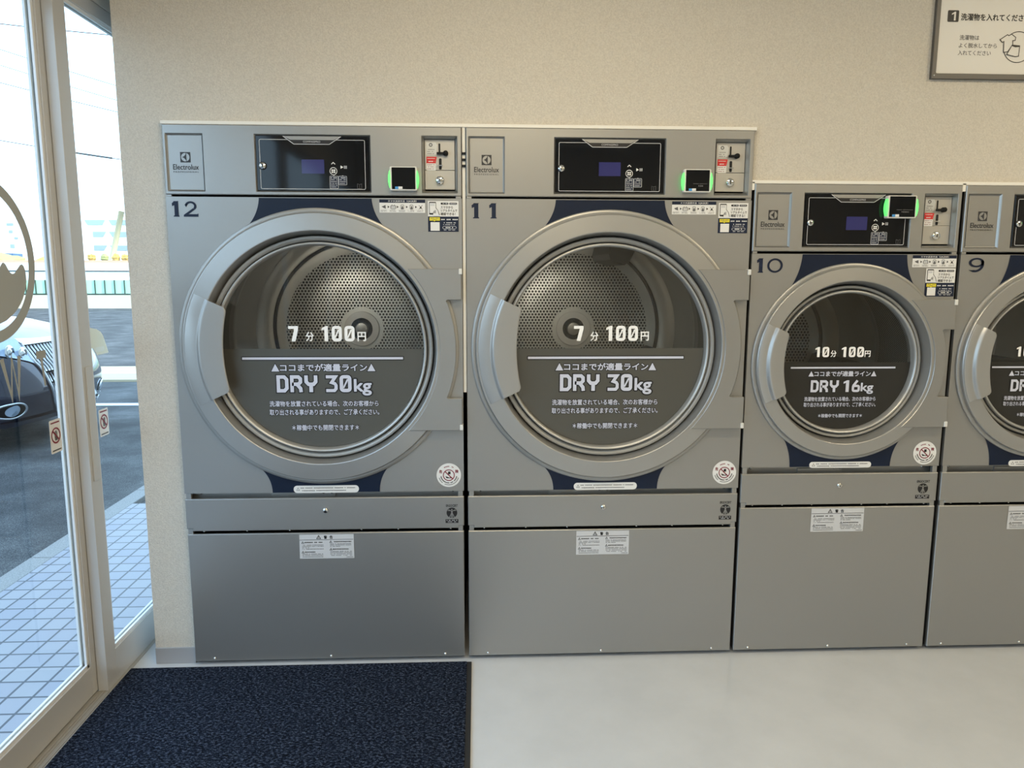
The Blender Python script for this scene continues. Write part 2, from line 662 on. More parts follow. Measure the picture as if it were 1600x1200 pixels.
# pier side behind the wallpapered strip, and the outer wall that follows it
w = MB().box(-0.143, -0.10, WY + 0.10, 1.6, 0.0, CEIL, 'wallpaper')
struct(w.build('wall_pier'))
w = MB().box(-0.30, -0.143, 0.95, 1.6, -0.05, CEIL, 'exterior_wall')
struct(w.build('wall_corner'))
# baseboards
w = MB().box(-0.143, row_l, WY - 0.006, WY, 0.0, 0.060, 'baseboard', 0.001)
struct(w.build('baseboard_left'))
w = MB().box(row_r, ROOM_R, WY - 0.006, WY, 0.0, 0.060, 'baseboard', 0.001)
struct(w.build('baseboard_right'))
# cream sealing strip round the machine opening
w = MB()
w.box(row_l - 0.002, row_m + 0.004, 0.004, WY, AH + 0.001, AH + 0.012, 'trim_white', 0.001)
w.box(row_m - 0.004, row_r, 0.004, WY, BH + 0.001, BH + 0.012, 'trim_white', 0.001)
struct(w.build('trim_1'))
# white strip seen in the slot between the two tall machines
w = MB().box(AW + 0.002, AX[1] - 0.002, 0.008, 0.034, 0.98, AH + 0.003, 'trim_white')
w.box(AW + 0.002, AX[1] - 0.002, 0.012, 0.034, AH - 0.030, AH + 0.003, 'trim_white')
struct(w.build('trim_2'))
w = MB().box(BX[0] - 0.012, BX[0] - 0.001, 0.004, 0.03, BH - 0.02, BH + 0.006, 'trim_white')
struct(w.build('trim_3'))
w = MB().box(BX[0] + BW + 0.001, BX[1] - 0.001, 0.004, 0.03, BH - 0.02, BH + 0.006, 'trim_white')
struct(w.build('trim_4'))
# wall above the glazing and along the street side
GX = -0.225                                          # inner face of the fixed glazing
w = MB().box(-0.30, GX, ROOM_F, 0.95, 2.252, CEIL, 'exterior_wall')
struct(w.build('wall_left'))
# ceiling lamps (housing of the lamps defined at the top)
for lx, ly in LAMPS:
    w = MB().box(lx - 0.62, lx + 0.62, ly - 0.08, ly + 0.08, 2.664, 2.70, 'trim_white', 0.004)
    o = w.build('ceiling_lamp_housing')
    struct(o)

# glazing --------------------------------------------------------------
def framed_panel(name, y0, y1, x_in, depth, z0, z1, stile_l, stile_r, rail_b, rail_t, glass_x):
    """stile and rail frame in the plane x = x_in .. x_in - depth"""
    r = bpy.data.objects.new(name, None)
    r.location = (x_in, (y0 + y1) / 2, z0)
    COL.objects.link(r)
    r['kind'] = 'structure'
    xf = Matrix.Translation((-x_in, -(y0 + y1) / 2, -z0))
    f = MB()
    b = 0.0015
    f.box(x_in - depth, x_in, y0, y0 + stile_l, z0, z1, 'window_frame', b)
    f.box(x_in - depth, x_in, y1 - stile_r, y1, z0, z1, 'window_frame', b)
    f.box(x_in - depth + .001, x_in - .0005, y0 + stile_l, y1 - stile_r, z0, z0 + rail_b, 'window_frame', b)
    f.box(x_in - depth + .001, x_in - .0005, y0 + stile_l, y1 - stile_r, z1 - rail_t, z1, 'window_frame', b)
    f.build('window_frame', r, xf)
    k = MB()
    bw = 0.012
    gy0, gy1, gz0, gz1 = y0 + stile_l, y1 - stile_r, z0 + rail_b, z1 - rail_t
    for x in (glass_x + 0.004, glass_x - 0.012):
        k.box(x, x + 0.008, gy0, gy0 + bw, gz0, gz1, 'window_bead', .001)
        k.box(x, x + 0.008, gy1 - bw, gy1, gz0, gz1, 'window_bead', .001)
        k.box(x, x + 0.008, gy0, gy1, gz0, gz0 + bw, 'window_bead', .001)
        k.box(x, x + 0.008, gy0, gy1, gz1 - bw, gz1, 'window_bead', .001)
    k.build('glazing_bead', r, xf)
    q = MB().box(glass_x - 0.003, glass_x + 0.003, gy0 + .002, gy1 - .002, gz0 + .002, gz1 - .002, 'window_glass')
    q.build('window_pane', r, xf)
    return r


Z0 = 0.004
win1 = framed_panel('window_1', -0.165, 0.945, GX, 0.033, Z0, 2.250, 0.066, 0.06, 0.115, 0.045, GX - 0.017)
DXI = -0.2595
door1 = framed_panel('door_1', -1.30, -0.127, DXI, 0.034, Z0 + 0.004, 2.240, 0.075, 0.066, 0.098, 0.055, DXI - 0.018)
win2 = framed_panel('window_2', -2.50, -1.24, GX, 0.033, Z0, 2.250, 0.066, 0.06, 0.115, 0.045, GX - 0.017)
win3 = framed_panel('window_3', -4.00, -2.52, GX, 0.06, Z0, 2.240, 0.05, 0.05, 0.08, 0.048, GX - 0.03)
win4 = framed_panel('window_4', -5.55, -4.02, GX, 0.06, Z0, 2.240, 0.05, 0.05, 0.08, 0.048, GX - 0.03)
# a long grip strip on the fixed panel's stile
w = MB().box(GX, GX + 0.004, -0.150, -0.112, 0.72, 1.09, 'window_frame', 0.001)
o = w.build('finger_guard', win1, Matrix.Translation((-GX, -(-0.165 + 0.945) / 2, -Z0)))
# floor track of the sliding door
w = MB()
w.box(-0.345, -0.214, ROOM_F, 0.945, 0.0, 0.004, 'track_metal', 0.001)
for x in (-0.222, -0.236, -0.246):
    w.box(x - 0.002, x + 0.002, -1.3, -0.165, 0.004, 0.0065, 'track_metal', 0.0006)
struct(w.build('trim_5'))


# ------------------------------------------------------------------ decals on the street door
def wall_xf(x):
    """local x -> world y, local y (into the pane) -> world -x"""
    return Matrix(((0, -1, 0, x), (1, 0, 0, 0), (0, 0, 1, 0), (0, 0, 0, 1)))


def no_entry_sticker(y0, y1, z0, z1, x, label):
    d = MB()
    cx, cz = (y0 + y1) / 2, (z0 + z1) / 2 + 0.002
    ww, hh = y1 - y0, z1 - z0
    d.poly(round_rect(y0, z0, y1, z1, 0.005), 0, 'sticker_white')
    R = ww * 0.40
    d.ring(cx, cz, R * 0.80, R, -0.0006, 'maroon_ink')
    d.stroke([(cx - R * .62, cz + R * .62), (cx + R * .62, cz - R * .62)], R * 0.2, -0.0010, 'maroon_ink')
    # pictogram of a hand with fingers held to a door
    d.poly([(cx - R * .25, cz - R * .6), (cx + R * .3, cz - R * .6), (cx + R * .34, cz - R * .1), (cx - R * .28, cz - R * .1)], -0.0008, 'grey_ink')
    for i in range(4):
        fx = cx - R * .26 + i * R * .16
        d.stroke([(fx + R * .05, cz - R * .12), (fx + R * .05, cz + R * (.45, .6, .62, .5)[i])], R * .10, -0.0008, 'grey_ink')
    for zz in (z1 - hh * .09,):
        d.stroke([(y0 + ww * .12, zz), (y1 - ww * .12, zz)], 0.004, -0.0006, 'maroon_ink')
    d.stroke([(y0 + ww * .12, z0 + hh * .08), (y1 - ww * .12, z0 + hh * .08)], 0.004, -0.0006, 'grey_ink')
    return tag(d.build('warning_sticker', None, wall_xf(x)), label, 'sticker')


no_entry_sticker(-0.285, -0.223, 0.842, 0.944, DXI - 0.018 + 0.0042, 'small white no-touching sticker with red ring on the sliding door glass')
no_entry_sticker(-0.0600, 0.0020, 0.845, 0.936, GX - 0.017 + 0.0042, 'small white no-touching sticker with red ring on the narrow fixed pane')

GXD = DXI - 0.018 + 0.0040
d = MB()
rc_y, rc_z, rc_rx, rc_rz = -0.506, 1.418, 0.222, 0.222
d.ring(rc_y, rc_z, rc_rx - 0.031, rc_rx, 0, 'decal_grey', 96)
# wavy topped solid shape inside the ring
half = [(-.4304, 1.4125), (-.4220, 1.4075), (-.4134, 1.3954), (-.4045, 1.3850), (-.3954, 1.3815), (-.3850, 1.3835), (-.3698, 1.3956), (-.3560, 1.4065), (-.3469, 1.4082),
        (-.3395, 1.4030), (-.3342, 1.3922), (-.3322, 1.3760), (-.3331, 1.3597), (-.3380, 1.3440), (-.3473, 1.3275), (-.3570, 1.3120), (-.3701, 1.2978), (-.3900, 1.2815), (-.4100, 1.2695), (-.4400, 1.2560), (-.4698, 1.2488), (-.5060, 1.2460)]
mirror = [(2 * rc_y - a, b) for a, b in half[:-1]]
top = [(-.506 + .0756 * u, 1.4125 - .030 * math.sin(math.pi * abs(u)) ** 2) for u in [i / 12 for i in range(-11, 12)]]
d.poly(half[::-1] + top[::-1] + mirror, -0.0004, 'decal_grey')
tag(d.build('round_emblem', None, wall_xf(GXD)), 'large grey round emblem ring on the sliding door glass', 'decal')
d = MB()
# letters under the emblem, read from inside
d.stroke([(-0.478, 1.152), (-0.448, 1.045), (-0.434, 1.152), (-0.416, 1.045), (-0.400, 1.152)], 0.017, 0, 'decal_grey', ext=0.002)
o = d.build('window_letter', None, wall_xf(GXD))
tag(o, 'grey letter W on the sliding door glass below the emblem', 'letter', 'letters on the sliding door')
d = MB()
d.rect(-0.318, 1.135, -0.268, 1.158, 0, 'decal_grey')
d.poly([(-0.300, 1.135), (-0.287, 1.135), (-0.279, 1.052), (-0.288, 1.052)], 0, 'decal_grey')
o = d.build('window_letter', None, wall_xf(GXD))
tag(o, 'grey T-shaped letter on the sliding door glass beside the door stile', 'letter', 'letters on the sliding door')
# cream die-cut sticker on the outside of the fixed pane
d = MB()
GXW = GX - 0.017 - 0.0040
pts = [(-.0750, 1.2083), (-.0573, 1.2082), (-.0169, 1.2011), (.0113, 1.1904), (.0265, 1.1763), (.0568, 1.1148)]
zig = []
for i in range(1, 15):
    u = i / 15
    zig.append((.0568 - .0789 * u, 1.1148 + (.0022 if i % 2 else -.0022)))
d.poly(pts + zig + [(-.0221, 1.1147), (-.0436, 1.1381), (-.0750, 1.15)], 0, 'decal_cream')
d.poly(round_rect(-.0320, 1.1245, .0270, 1.1410, .006, 3), -0.0006, 'price_white')
tag(d.build('jagged_decal', None, wall_xf(GXW)), 'cream decal with a saw-toothed lower edge on the narrow fixed pane', 'decal')


# ------------------------------------------------------------------ glyphs of the door lettering
GLY = {
    '1': (0.52, [('p', [(.22, 0), (.46, 0), (.46, 1), (.30, 1), (.04, .86), (.04, .70), (.22, .79)])]),
    '0': (0.62, [('c', round_rect(.10, .09, .52, .91, .12, 3), .19), ('s', [(.20, .24), (.42, .76)], .09)]),
    '7': (0.62, [('p', [(0, 1), (.62, 1), (.62, .80), (.43, 0), (.18, 0), (.37, .81), (0, .81)])]),
    '3': (0.62, [('s', [(.02, .91), (.50, .91), (.30, .57), (.47, .50), (.52, .40), (.52, .20), (.44, .09), (.02, .09)], .17)]),
    '6': (0.62, [('s', [(.40, .98), (.13, .55), (.10, .40)], .19), ('c', round_rect(.10, .09, .52, .52, .10, 3), .18)]),
    'D': (0.62, [('c', [(.10, .09), (.40, .09), (.52, .24), (.52, .76), (.40, .91), (.10, .91)], .19)]),
    'R': (0.64, [('s', [(.10, 0), (.10, .91), (.42, .91), (.52, .80), (.52, .60), (.42, .48), (.10, .48)], .19), ('s', [(.34, .48), (.52, .22), (.54, 0)], .19)]),
    'Y': (0.64, [('s', [(.09, 1), (.09, .62), (.20, .47), (.44, .47), (.55, .62), (.55, 1)], .19), ('s', [(.32, .47), (.32, 0)], .20)]),
}


def glyph(mb, ch, x0, z0, x1, z1, y, mt, outline=None, ow=0.11):
    wd, items = GLY[ch]
    sx, sz = (x1 - x0) / wd, (z1 - z0)
    T = lambda p: (x0 + p[0] * sx, z0 + p[1] * sz)
    sc = (sx + sz) / 2
    for n_i, it in enumerate(items):
        y = y - .00006 * n_i
        if it[0] == 'p':
            q = [T(p) for p in it[1]]
            if outline:
                mb.stroke(q, ow * sc, y + 0.0006, outline, True)
                mb.poly(q, y + 0.0006, outline)
            mb.poly(q, y, mt)
        else:
            q = [T(p) for p in it[1]]
            cl = it[0] == 'c'
            if outline:
                mb.stroke(q, (it[2] + ow) * sc, y + 0.0006, outline, cl, ow / 2 * sc)
            mb.stroke(q, it[2] * sc, y, mt, cl)


def bars(mb, x0, x1, z, h, y, mt, seed, gap=0.25):
    """a line of print too small to read"""
    rnd = random.Random(seed)
    x = x0
    while x < x1:
        l = h * rnd.uniform(0.7, 0.9)
        x2 = min(x + l, x1)
        if rnd.random() > gap * 0.6:
            mb.rect(x, z - h / 2 * rnd.uniform(.7, 1), x2, z + h / 2, y, mt)
        x = x2 + h * 0.35


def number_glyph(mb, s, x0, z0, x1, z1, y, mt):
    """serif numerals of the machine numbers"""
    def one(a, b):
        wd = b - a
        h = z1 - z0
        mb.poly([(a + .18 * wd, z0), (b, z0), (b, z0 + .05 * h), (b - .10 * wd, z0 + .09 * h), (b - .10 * wd, z1 - .04 * h), (b, z1),
                 (a + .30 * wd, z1), (a + .12 * wd, z1 - .10 * h), (a, z1 - .13 * h), (a + .03 * wd, z1 - .33 * h), (a + .14 * wd, z1 - .30 * h),
                 (a + .34 * wd, z1 - .26 * h), (a + .34 * wd, z0 + .09 * h), (a + .18 * wd, z0 + .05 * h)], y, mt)

    def ell(cx, cz, rx, rz, tx, tz, a0=0, a1=360, n=40):
        vs, fs = [], []
        for i in range(n + 1):
            a = math.radians(a0 + (a1 - a0) * i / n)
            vs.append((cx + rx * math.cos(a), y, cz + rz * math.sin(a)))
            vs.append((cx + (rx - tx) * math.cos(a), y, cz + (rz - tz) * math.sin(a)))
        for i in range(n):
            fs.append((2 * i, 2 * i + 2, 2 * i + 3, 2 * i + 1))
        mb.add(vs, fs, mt)
    h = z1 - z0
    if s == '12':
        one(x0, x0 + (x1 - x0) * .27)
        a, b = x0 + (x1 - x0) * .44, x1
        wd = b - a
        c = a + wd * .50
        ell(c, z1 - .31 * h, .40 * wd, .31 * h, .16 * wd, .13 * h, 168, -42, 30)
        mb.poly([(a, z0), (b, z0), (b + .01 * wd, z0 + .20 * h), (b - .04 * wd, z0 + .20 * h), (b - .06 * wd, z0 + .17 * h), (a + .34 * wd, z0 + .17 * h),
                 (c + .31 * wd, z1 - .51 * h), (c + .16 * wd, z1 - .45 * h), (a, z0 + .12 * h)], y, mt)
        mb.poly([(c - .42 * wd, z1 - .22 * h), (c - .22 * wd, z1 - .20 * h), (c - .30 * wd, z1 - .38 * h)], y, mt)
    elif s == '11':
        wd = (x1 - x0) * .30
        one(x0, x0 + wd)
        one(x1 - wd, x1)
    elif s == '10':
        one(x0, x0 + (x1 - x0) * .25)
        c = x0 + (x1 - x0) * .70
        ell(c, (z0 + z1) / 2, (x1 - x0) * .30, h / 2, (x1 - x0) * .085, h * .13)
    elif s == '9':
        c, wd = (x0 + x1) / 2, x1 - x0
        ell(c, z1 - .33 * h, .50 * wd, .33 * h, .17 * wd, .12 * h)
        ell(c - .08 * wd, z0 + .56 * h, .58 * wd, .56 * h, .18 * wd, .14 * h, 30, -105, 30)
        mb.poly([(c - .50 * wd, z0 + .16 * h), (c - .20 * wd, z0), (c - .10 * wd, z0 + .15 * h), (c - .32 * wd, z0 + .10 * h + .04 * h)], y, mt)


# ------------------------------------------------------------------ the dryers
SPEC_A = dict(W=AW, H=AH, fz=1.637, mt=1.6300, mb=.632, kt=.6115, kb=.4965, lt=.4850, cx=.4805, cz=1.1305,
              Rf=.4665, Ro=.4495, Ri=.391, Rb=.381, Rm=.3565, Rg=.346, disp=.2955, num=(.018, 1.566, .101, 1.6155),
              s1=(.689, 1.583, .839, 1.6255), s2=(.848, 1.522, .949, 1.5715, 1.6215), pill=(.372, .631, .596, .657),
              rnd=(.908, .689), ergo=(.895, .516, .940, .584), warn=(.384, .392, .573, .480),
              blue_top=(.298, .664, 1.628), blue_bot=(.300, .668, .6325), tip_a=(.405, 61.0), film=1.129,
              Rd=.452, Rp=.392, plate='plate_large', wall='wall_large', yb=.93, hinge=(.853, 1.400, .167, .457), handle=(.442, .394, .3125, .326),
              screws=(.070, .481, .889), reader=(.7235, 1.6525, .818, 1.7285))
SPEC_B = dict(W=BW, H=BH, fz=1.462, mt=1.4540, mb=.706, kt=.681, kb=.5670, lt=.5565, cx=.359, cz=1.0785,
              Rf=.345, Ro=.330, Ri=.2835, Rb=.272, Rm=.2525, Rg=.2425, disp=.1755, num=(.018, 1.390, .108, 1.4385),
              s1=(.561, 1.410, .716, 1.4505), s2=(.6125, 1.310, .7165, 1.357, 1.406), pill=(.243, .7025, .468, .7245),
              rnd=(.662, .754), ergo=(.640, .585, .692, .654), warn=(.262, .4655, .456, .5525),
              blue_top=(.175, .541, 1.4525), blue_bot=(.172, .537, .7065), tip_a=(.405, 49.5), film=1.078,
              Rd=.337, Rp=.295, plate='plate_small', wall='wall_small', yb=.86, hinge=(.853, 1.2995, .1185, .337), handle=(.327, .2925, .2395, .2475),
              screws=(.055, .355, .655), reader=(.446, 1.5735, .553, 1.6485))


def recess(mb, x0, z0, x1, z1, d, inset, mt, y=0.0):
    """sloping walls of a rectangular recess"""
    o = [(x0, z0), (x1, z0), (x1, z1), (x0, z1)]
    i = [(x0 + inset, z0 + inset), (x1 - inset, z0 + inset), (x1 - inset, z1 - inset), (x0 + inset, z1 - inset)]
    vs = [(a, y, b) for a, b in o] + [(a, y + d, b) for a, b in i]
    mb.add(vs, [(k, (k + 1) % 4, 4 + (k + 1) % 4, 4 + k) for k in range(4)], mt)


def screw(mb, x, z, r, y, mt='screw_metal'):
    mb.lathe([(r, y), (r, y - r * .3), (r * .7, y - r * .75), (0.0001, y - r * .9)], mt, x, z, 14)


def make_dryer(num, x0, sp, label, texts, reader_xz, film_mat, lifters, drum_w):
    g = lambda k: sp[k]
    W, H, cx, cz = sp['W'], sp['H'], sp['cx'], sp['cz']
    root = empty('tumble_dryer', (x0, 0, 0), label, 'dryer')
    # cabinet: open-fronted shell
    c = MB()
    t = 0.004
    D = 1.05
    c.box(0.004, 0.004 + t, 0.012, D, 0.012, H - 0.003, 'cabinet_side')
    c.box(W - 0.004 - t, W - 0.004, 0.012, D, 0.012, H - 0.003, 'cabinet_side')
    c.box(0.004 + t, W - 0.004 - t, 0.012, D, H - 0.003 - t, H - 0.003, 'cabinet_side')
    c.box(0.004 + t, W - 0.004 - t, 0.012, D, 0.012, 0.016, 'cabinet_side')
    c.box(0.004 + t, W - 0.004 - t, D - t, D, 0.016, H - 0.007, 'cabinet_side')
    for fx in (0.05, W - 0.09):
        for fy in (0.06, D - 0.1):
            c.box(fx, fx + 0.04, fy, fy + 0.04, 0.0, 0.012, 'rubber')
    c.build('cabinet', root)

    # upper fascia with its three recesses
    f = MB()
    top = H - 0.030
    zt, zb = top + 0.0, top - 0.178
    lx0, lx1 = 0.0105, 0.1255
    dx0, dx1 = sp['disp'], sp['disp'] + 0.3635
    kx0, kx1 = W - 0.1285, W - 0.0155
    hole = lambda a, b: [(a, zb), (b, zb), (b, zt), (a, zt)]
    f.prism([(0.0, sp['fz']), (W, sp['fz']), (W, H), (0.0, H)], 0.0, 0.012, 'silver_paint',
            [hole(lx0, lx1), hole(dx0 - .003, dx1 + .003), hole(kx0, kx1)], 0.0025)
    recess(f, lx0, zb, lx1, zt, 0.006, 0.004, 'ring_paint')
    recess(f, dx0 - .003, zb, dx1 + .003, zt, 0.006, 0.003, 'ring_paint')
    recess(f, kx0, zb, kx1, zt, 0.026, 0.0075, 'ring_paint')
    f.build('fascia', root)

    # maker's plate
    p = MB()
    p.rect(lx0 + .004, zb + .004, lx1 - .004, zt - .004, 0.006, 'silver_paint')
    plate = p.build('logo_plate', root)
    lg = MB()
    mx = (lx0 + lx1) / 2
    zz = zt
    s0 = 0.0325
    q0, q1 = zz - 0.0885, zz - 0.056
    lg.rect(mx - s0 / 2, q0, mx + s0 / 2, q1, 0.0052, 'logo_ink')
    qc = (q0 + q1) / 2
    R = s0 * .41
    lg.disc(mx, qc, R, 0.0046, 'silver_paint', 32)
    # dark three-cornered blade and slits of the symbol
    bx = mx + R * .22
    tri = [(mx - R * .92, qc)]
    for i in range(1, 7):
        u = i / 6
        tri.append((mx - R * .92 + (bx - mx + R * .92) * u, qc - R * .85 * u ** 2.2))
    for i in range(6, 0, -1):
        u = i / 6
        tri.append((mx - R * .92 + (bx - mx + R * .92) * u, qc + R * .85 * u ** 2.2))
    lg.poly(tri, 0.0042, 'logo_ink')
    lg.stroke([(bx, qc - R), (bx, qc + R)], R * .14, 0.0040, 'logo_ink')
    lg.text('Electrolux', mx - .041, zz - .1115, mx + .041, zz - .0945, 0.0050, 'logo_ink', 0.012)
    lg.text('P R O F E S S I O N A L', mx - .040, zz - .1205, mx + .040, zz - .1160, 0.0050, 'logo_ink', 0.01)
    lg.build('logo', plate)

    # control display
    d = MB()
    d.prism([(dx0, zb + .003), (dx1, zb + .003), (dx1, zt - .003), (dx0, zt - .003)], 0.0015, 0.008, 'black_gloss', (), 0.0006)
    disp = d.build('control_display', root)
    y = 0.0008
    e = MB()
    X = lambda a: dx0 + a
    Zd = lambda a: zt - a
    e.stroke(round_rect(X(.0115), Zd(.170), X(.3495), Zd(.0145), .004), 0.0016, y, 'sticker_grey', True)
    e.poly([(X(.122), Zd(.0285)), (X(.236), Zd(.0285)), (X(.2745), Zd(.0035)), (X(.0875), Zd(.0035))], y - .0004, 'black_ink')
    e.poly([(X(.111), Zd(.0150)), (X(.2505), Zd(.0150)), (X(.2745), Zd(.0035)), (X(.0875), Zd(.0035))], y - .0007, 'bezel_paint')
    e.stroke([(X(.0875), Zd(.0035)), (X(.122), Zd(.0285)), (X(.236), Zd(.0285)), (X(.2745), Zd(.0035))], 0.0018, y - .0010, 'sticker_grey')
    e.text('COMPASSPRO', X(.152), Zd(.0235), X(.207), Zd(.0178), y - .0010, 'sticker_grey', 0.0)
    # arrow, play and pause marks, select button, legends and manual mark
    e.stroke([(X(.2405), Zd(.0905)), (X(.2465), Zd(.0850)), (X(.2525), Zd(.0905))], 0.0022, y, 'white_ink')
    e.poly([(X(.2700), Zd(.1050)), (X(.2700), Zd(.0945)), (X(.2790), Zd(.0998))], y, 'white_ink')
    for a in (.2812, .2850, .2885):
        e.rect(X(a), Zd(.1045), X(a + .0018), Zd(.0950), y, 'sticker_grey')
    e.ring(X(.2465), Zd(.1125), .0105, .0122, y, 'white_ink', 28)
    for a, b in ((-.0034, .0030), (.0034, .0030), (-.0034, -.0032), (.0034, -.0032)):
        e.poly(round_rect(X(.2465 + a - .0028), Zd(.1125 - b + .0024), X(.2465 + a + .0028), Zd(.1125 - b - .0024), .0008, 2), y, 'white_ink')
    for a0, a1, b0, b1, rows in ((.2345, .2610, .1285, .1680, 6), (.2630, .2890, .1285, .1560, 4)):
        e.poly(round_rect(X(a0), Zd(b1), X(a1), Zd(b0), .002, 3), y, 'navy_ink')
        e.stroke(round_rect(X(a0), Zd(b1), X(a1), Zd(b0), .002, 3), .0012, y - .0003, 'sticker_grey', True)
        e.poly([(X((a0 + a1) / 2 - .003), Zd(b0)), (X((a0 + a1) / 2 + .003), Zd(b0)), (X((a0 + a1) / 2), Zd(b0 - .0028))], y, 'white_ink')
        for r in range(rows):
            bars(e, X(a0 + .003), X(a1 - .003), Zd(b0 + .0055 + r * .0058), .0022 if r else .0036, y - .0003, 'sticker_grey', r * 7 + rows)
    e.stroke([(X(.3300), Zd(.1680)), (X(.3230), Zd(.1665)), (X(.3230), Zd(.1525)), (X(.3300), Zd(.1545)), (X(.3370), Zd(.1525)), (X(.3370), Zd(.1665)), (X(.3300), Zd(.1680)), (X(.3300), Zd(.1545))], .0010, y, 'grey_ink')
    e.build('printed_legend', disp)
    e = MB()
    e.poly(round_rect(X(.1445), Zd(.1210), X(.2175), Zd(.0765), .001, 2), y - .0002, 'screen_lcd')
    e.build('lcd_screen', disp)
    e = MB()
    e.lathe([(.0125, y), (.0125, y - .003), (.0105, y - .004)], 'black_ink', X(.0195), Zd(.0975), 28)
    e.lathe([(.0105, y - .0035), (.0100, y - .0045), (.0001, y - .0048)], 'chrome', X(.0195), Zd(.0975), 28)
    e.poly([(X(.0180), Zd(.1035)), (X(.0212), Zd(.1035)), (X(.0212), Zd(.0915)), (X(.0160), Zd(.0955)), (X(.0180), Zd(.0962))], y - .0054, 'black_ink')
    e.build('cam_lock', disp)

    # coin unit in the right recess
    k = MB()
    i0, i1, j0, j1 = kx0 + .0075, kx1 - .0075, zb + .0075, zt - .0075
    split = j0 + (j1 - j0) * .405
    k.box(i0, i1, .020, .026, split + .0008, j1, 'coin_plate', .0008)
    k.box(i0, i1, .020, .026, j0 + .004, split - .0008, 'coin_plate', .0008)
    coin = k.build('coin_unit', root)
    wI = i1 - i0
    hI = j1 - j0
    px = lambda u: i0 + u * wI
    pz = lambda v: j1 - v * hI
    q = MB()
    q.poly([(px(.05), pz(.29)), (px(.38), pz(.29)), (px(.42), pz(.10)), (px(.36), pz(.05)), (px(.05), pz(.05))], .0192, 'sticker_silver')
    q.ring(px(.20), pz(.10), .003, .006, .0188, 'grey_ink', 20)
    for r in range(3):
        bars(q, px(.08), px(.32), pz(.19 + r * .04), .0022, .0188, 'grey_ink', 31 + r)
    q.build('silver_label', coin)
    q = MB()
    q.poly([(px(.05), pz(.60)), (px(.36), pz(.60)), (px(.36), pz(.44)), (px(.40), pz(.33)), (px(.05), pz(.33))], .0192, 'sticker_white')
    q.poly([(px(.05), pz(.46)), (px(.36), pz(.46)), (px(.40), pz(.33)), (px(.05), pz(.33))], .0188, 'red_ink')
    bars(q, px(.08), px(.34), pz(.365), .0020, .0185, 'sticker_white', 51)
    bars(q, px(.08), px(.33), pz(.425), .0034, .0185, 'sticker_white', 52)
    for r in range(3):
        bars(q, px(.07), px(.33), pz(.49 + r * .04), .0022, .0188, 'maroon_ink', 41 + r)
    q.build('red_label', coin)
    q = MB()
    q.poly(round_rect(px(.46), pz(.27), px(.52), pz(.07), .0015, 3), .0194, 'dark_gap')
    q.poly(round_rect(px(.47), pz(.58), px(.56), pz(.36), .003, 3), .0194, 'dark_gap')
    q.build('coin_slot', coin)
    q = MB()
    q.box(px(.40), px(.72), .008, .014, pz(.295), pz(.245), 'lifter_black', .0015)
    q.lathe([(.0085, .020), (.0085, .008), (.0070, .006), (.0001, .0055)], 'lifter_black', px(.70), pz(.265), 20)
    q.build('return_lever', coin)
    q = MB()
    q.box(px(.40), px(.60), .011, .015, pz(.515), pz(.495), 'chrome', .001)
    q.build('coin_guard', coin)
    q = MB()
    q.lathe([(.0140, .020), (.0140, .012), (.0115, .009), (.0001, .0085)], 'chrome', px(.50), pz(.795), 28)
    q.box(px(.50) - .0012, px(.50) + .0012, .0078, .0086, pz(.795) - .006, pz(.795) + .006, 'dark_gap')
    q.build('coin_box_lock', coin)

    # main front panel with door opening
    f = MB()
    n = 96
    f.prism([(0, sp['mb']), (W, sp['mb']), (W, sp['mt']), (0, sp['mt'])], 0.0, 0.012, 'silver_paint',
            [arc(cx, cz, sp['Rf'] - .02, 0, 360, n)[:-1]], 0.0)
    panel = f.build('front_panel', root)
    # navy fields above and below the door
    Rc = sp['Rf'] - .004
    tipr = sp['tip_a'][1]
    b = MB()
    bt0, bt1, btz = sp['blue_top']
    aL, aR = 180 - tipr, tipr
    pL = (cx + Rc * math.cos(math.radians(aL)), cz + Rc * math.sin(math.radians(aL)))
    pR = (cx + Rc * math.cos(math.radians(aR)), cz + Rc * math.sin(math.radians(aR)))

    def bez(a, c1, e_, n_=10):
        return [((1 - t_) ** 2 * a[0] + 2 * t_ * (1 - t_) * c1[0] + t_ * t_ * e_[0],
                 (1 - t_) ** 2 * a[1] + 2 * t_ * (1 - t_) * c1[1] + t_ * t_ * e_[1]) for t_ in [i / n_ for i in range(n_ + 1)]]
    hgt = btz - pR[1]
    rc = bez((bt1, btz), (bt1 + .003, btz - hgt * .55), pR)
    lc = bez(pL, (bt0 - .003, btz - hgt * .55), (bt0, btz))
    inner = arc(cx, cz, Rc, aR, aL, 24)
    b.poly([(bt0, btz)] + [] + [(bt1, btz)] + rc[1:] + inner[1:-1] + lc[:-1], -0.0012, 'navy_paint')
    b.build('navy_field', panel)
    b = MB()
    bb0, bb1, bbz = sp['blue_bot']
    aL2, aR2 = 180 + tipr, 360 - tipr
    pL = (cx + Rc * math.cos(math.radians(aL2)), cz + Rc * math.sin(math.radians(aL2)))
    pR = (cx + Rc * math.cos(math.radians(aR2)), cz + Rc * math.sin(math.radians(aR2)))
    hgt = pL[1] - bbz
    lc = bez((bb0, bbz), (bb0 - .001, bbz + hgt * .62), pL)
    rc = bez(pR, (bb1 + .001, bbz + hgt * .62), (bb1, bbz))
    inner = arc(cx, cz, Rc, aL2, aR2, 24)
    b.poly([(bb1, bbz), (bb0, bbz)] + lc[1:] + inner[1:-1] + rc[:-1], -0.0012, 'navy_paint')
    b.build('navy_field', panel)
    b = MB()
    number_glyph(b, num, *sp['num'], -0.0012, 'navy_ink')
    b.build('machine_number', panel)

    # payment steps label
    a0, c0, a1, c1 = sp['s1']
    s = MB()
    s.rect(a0, c0, a1, c1, -0.0010, 'sticker_white')
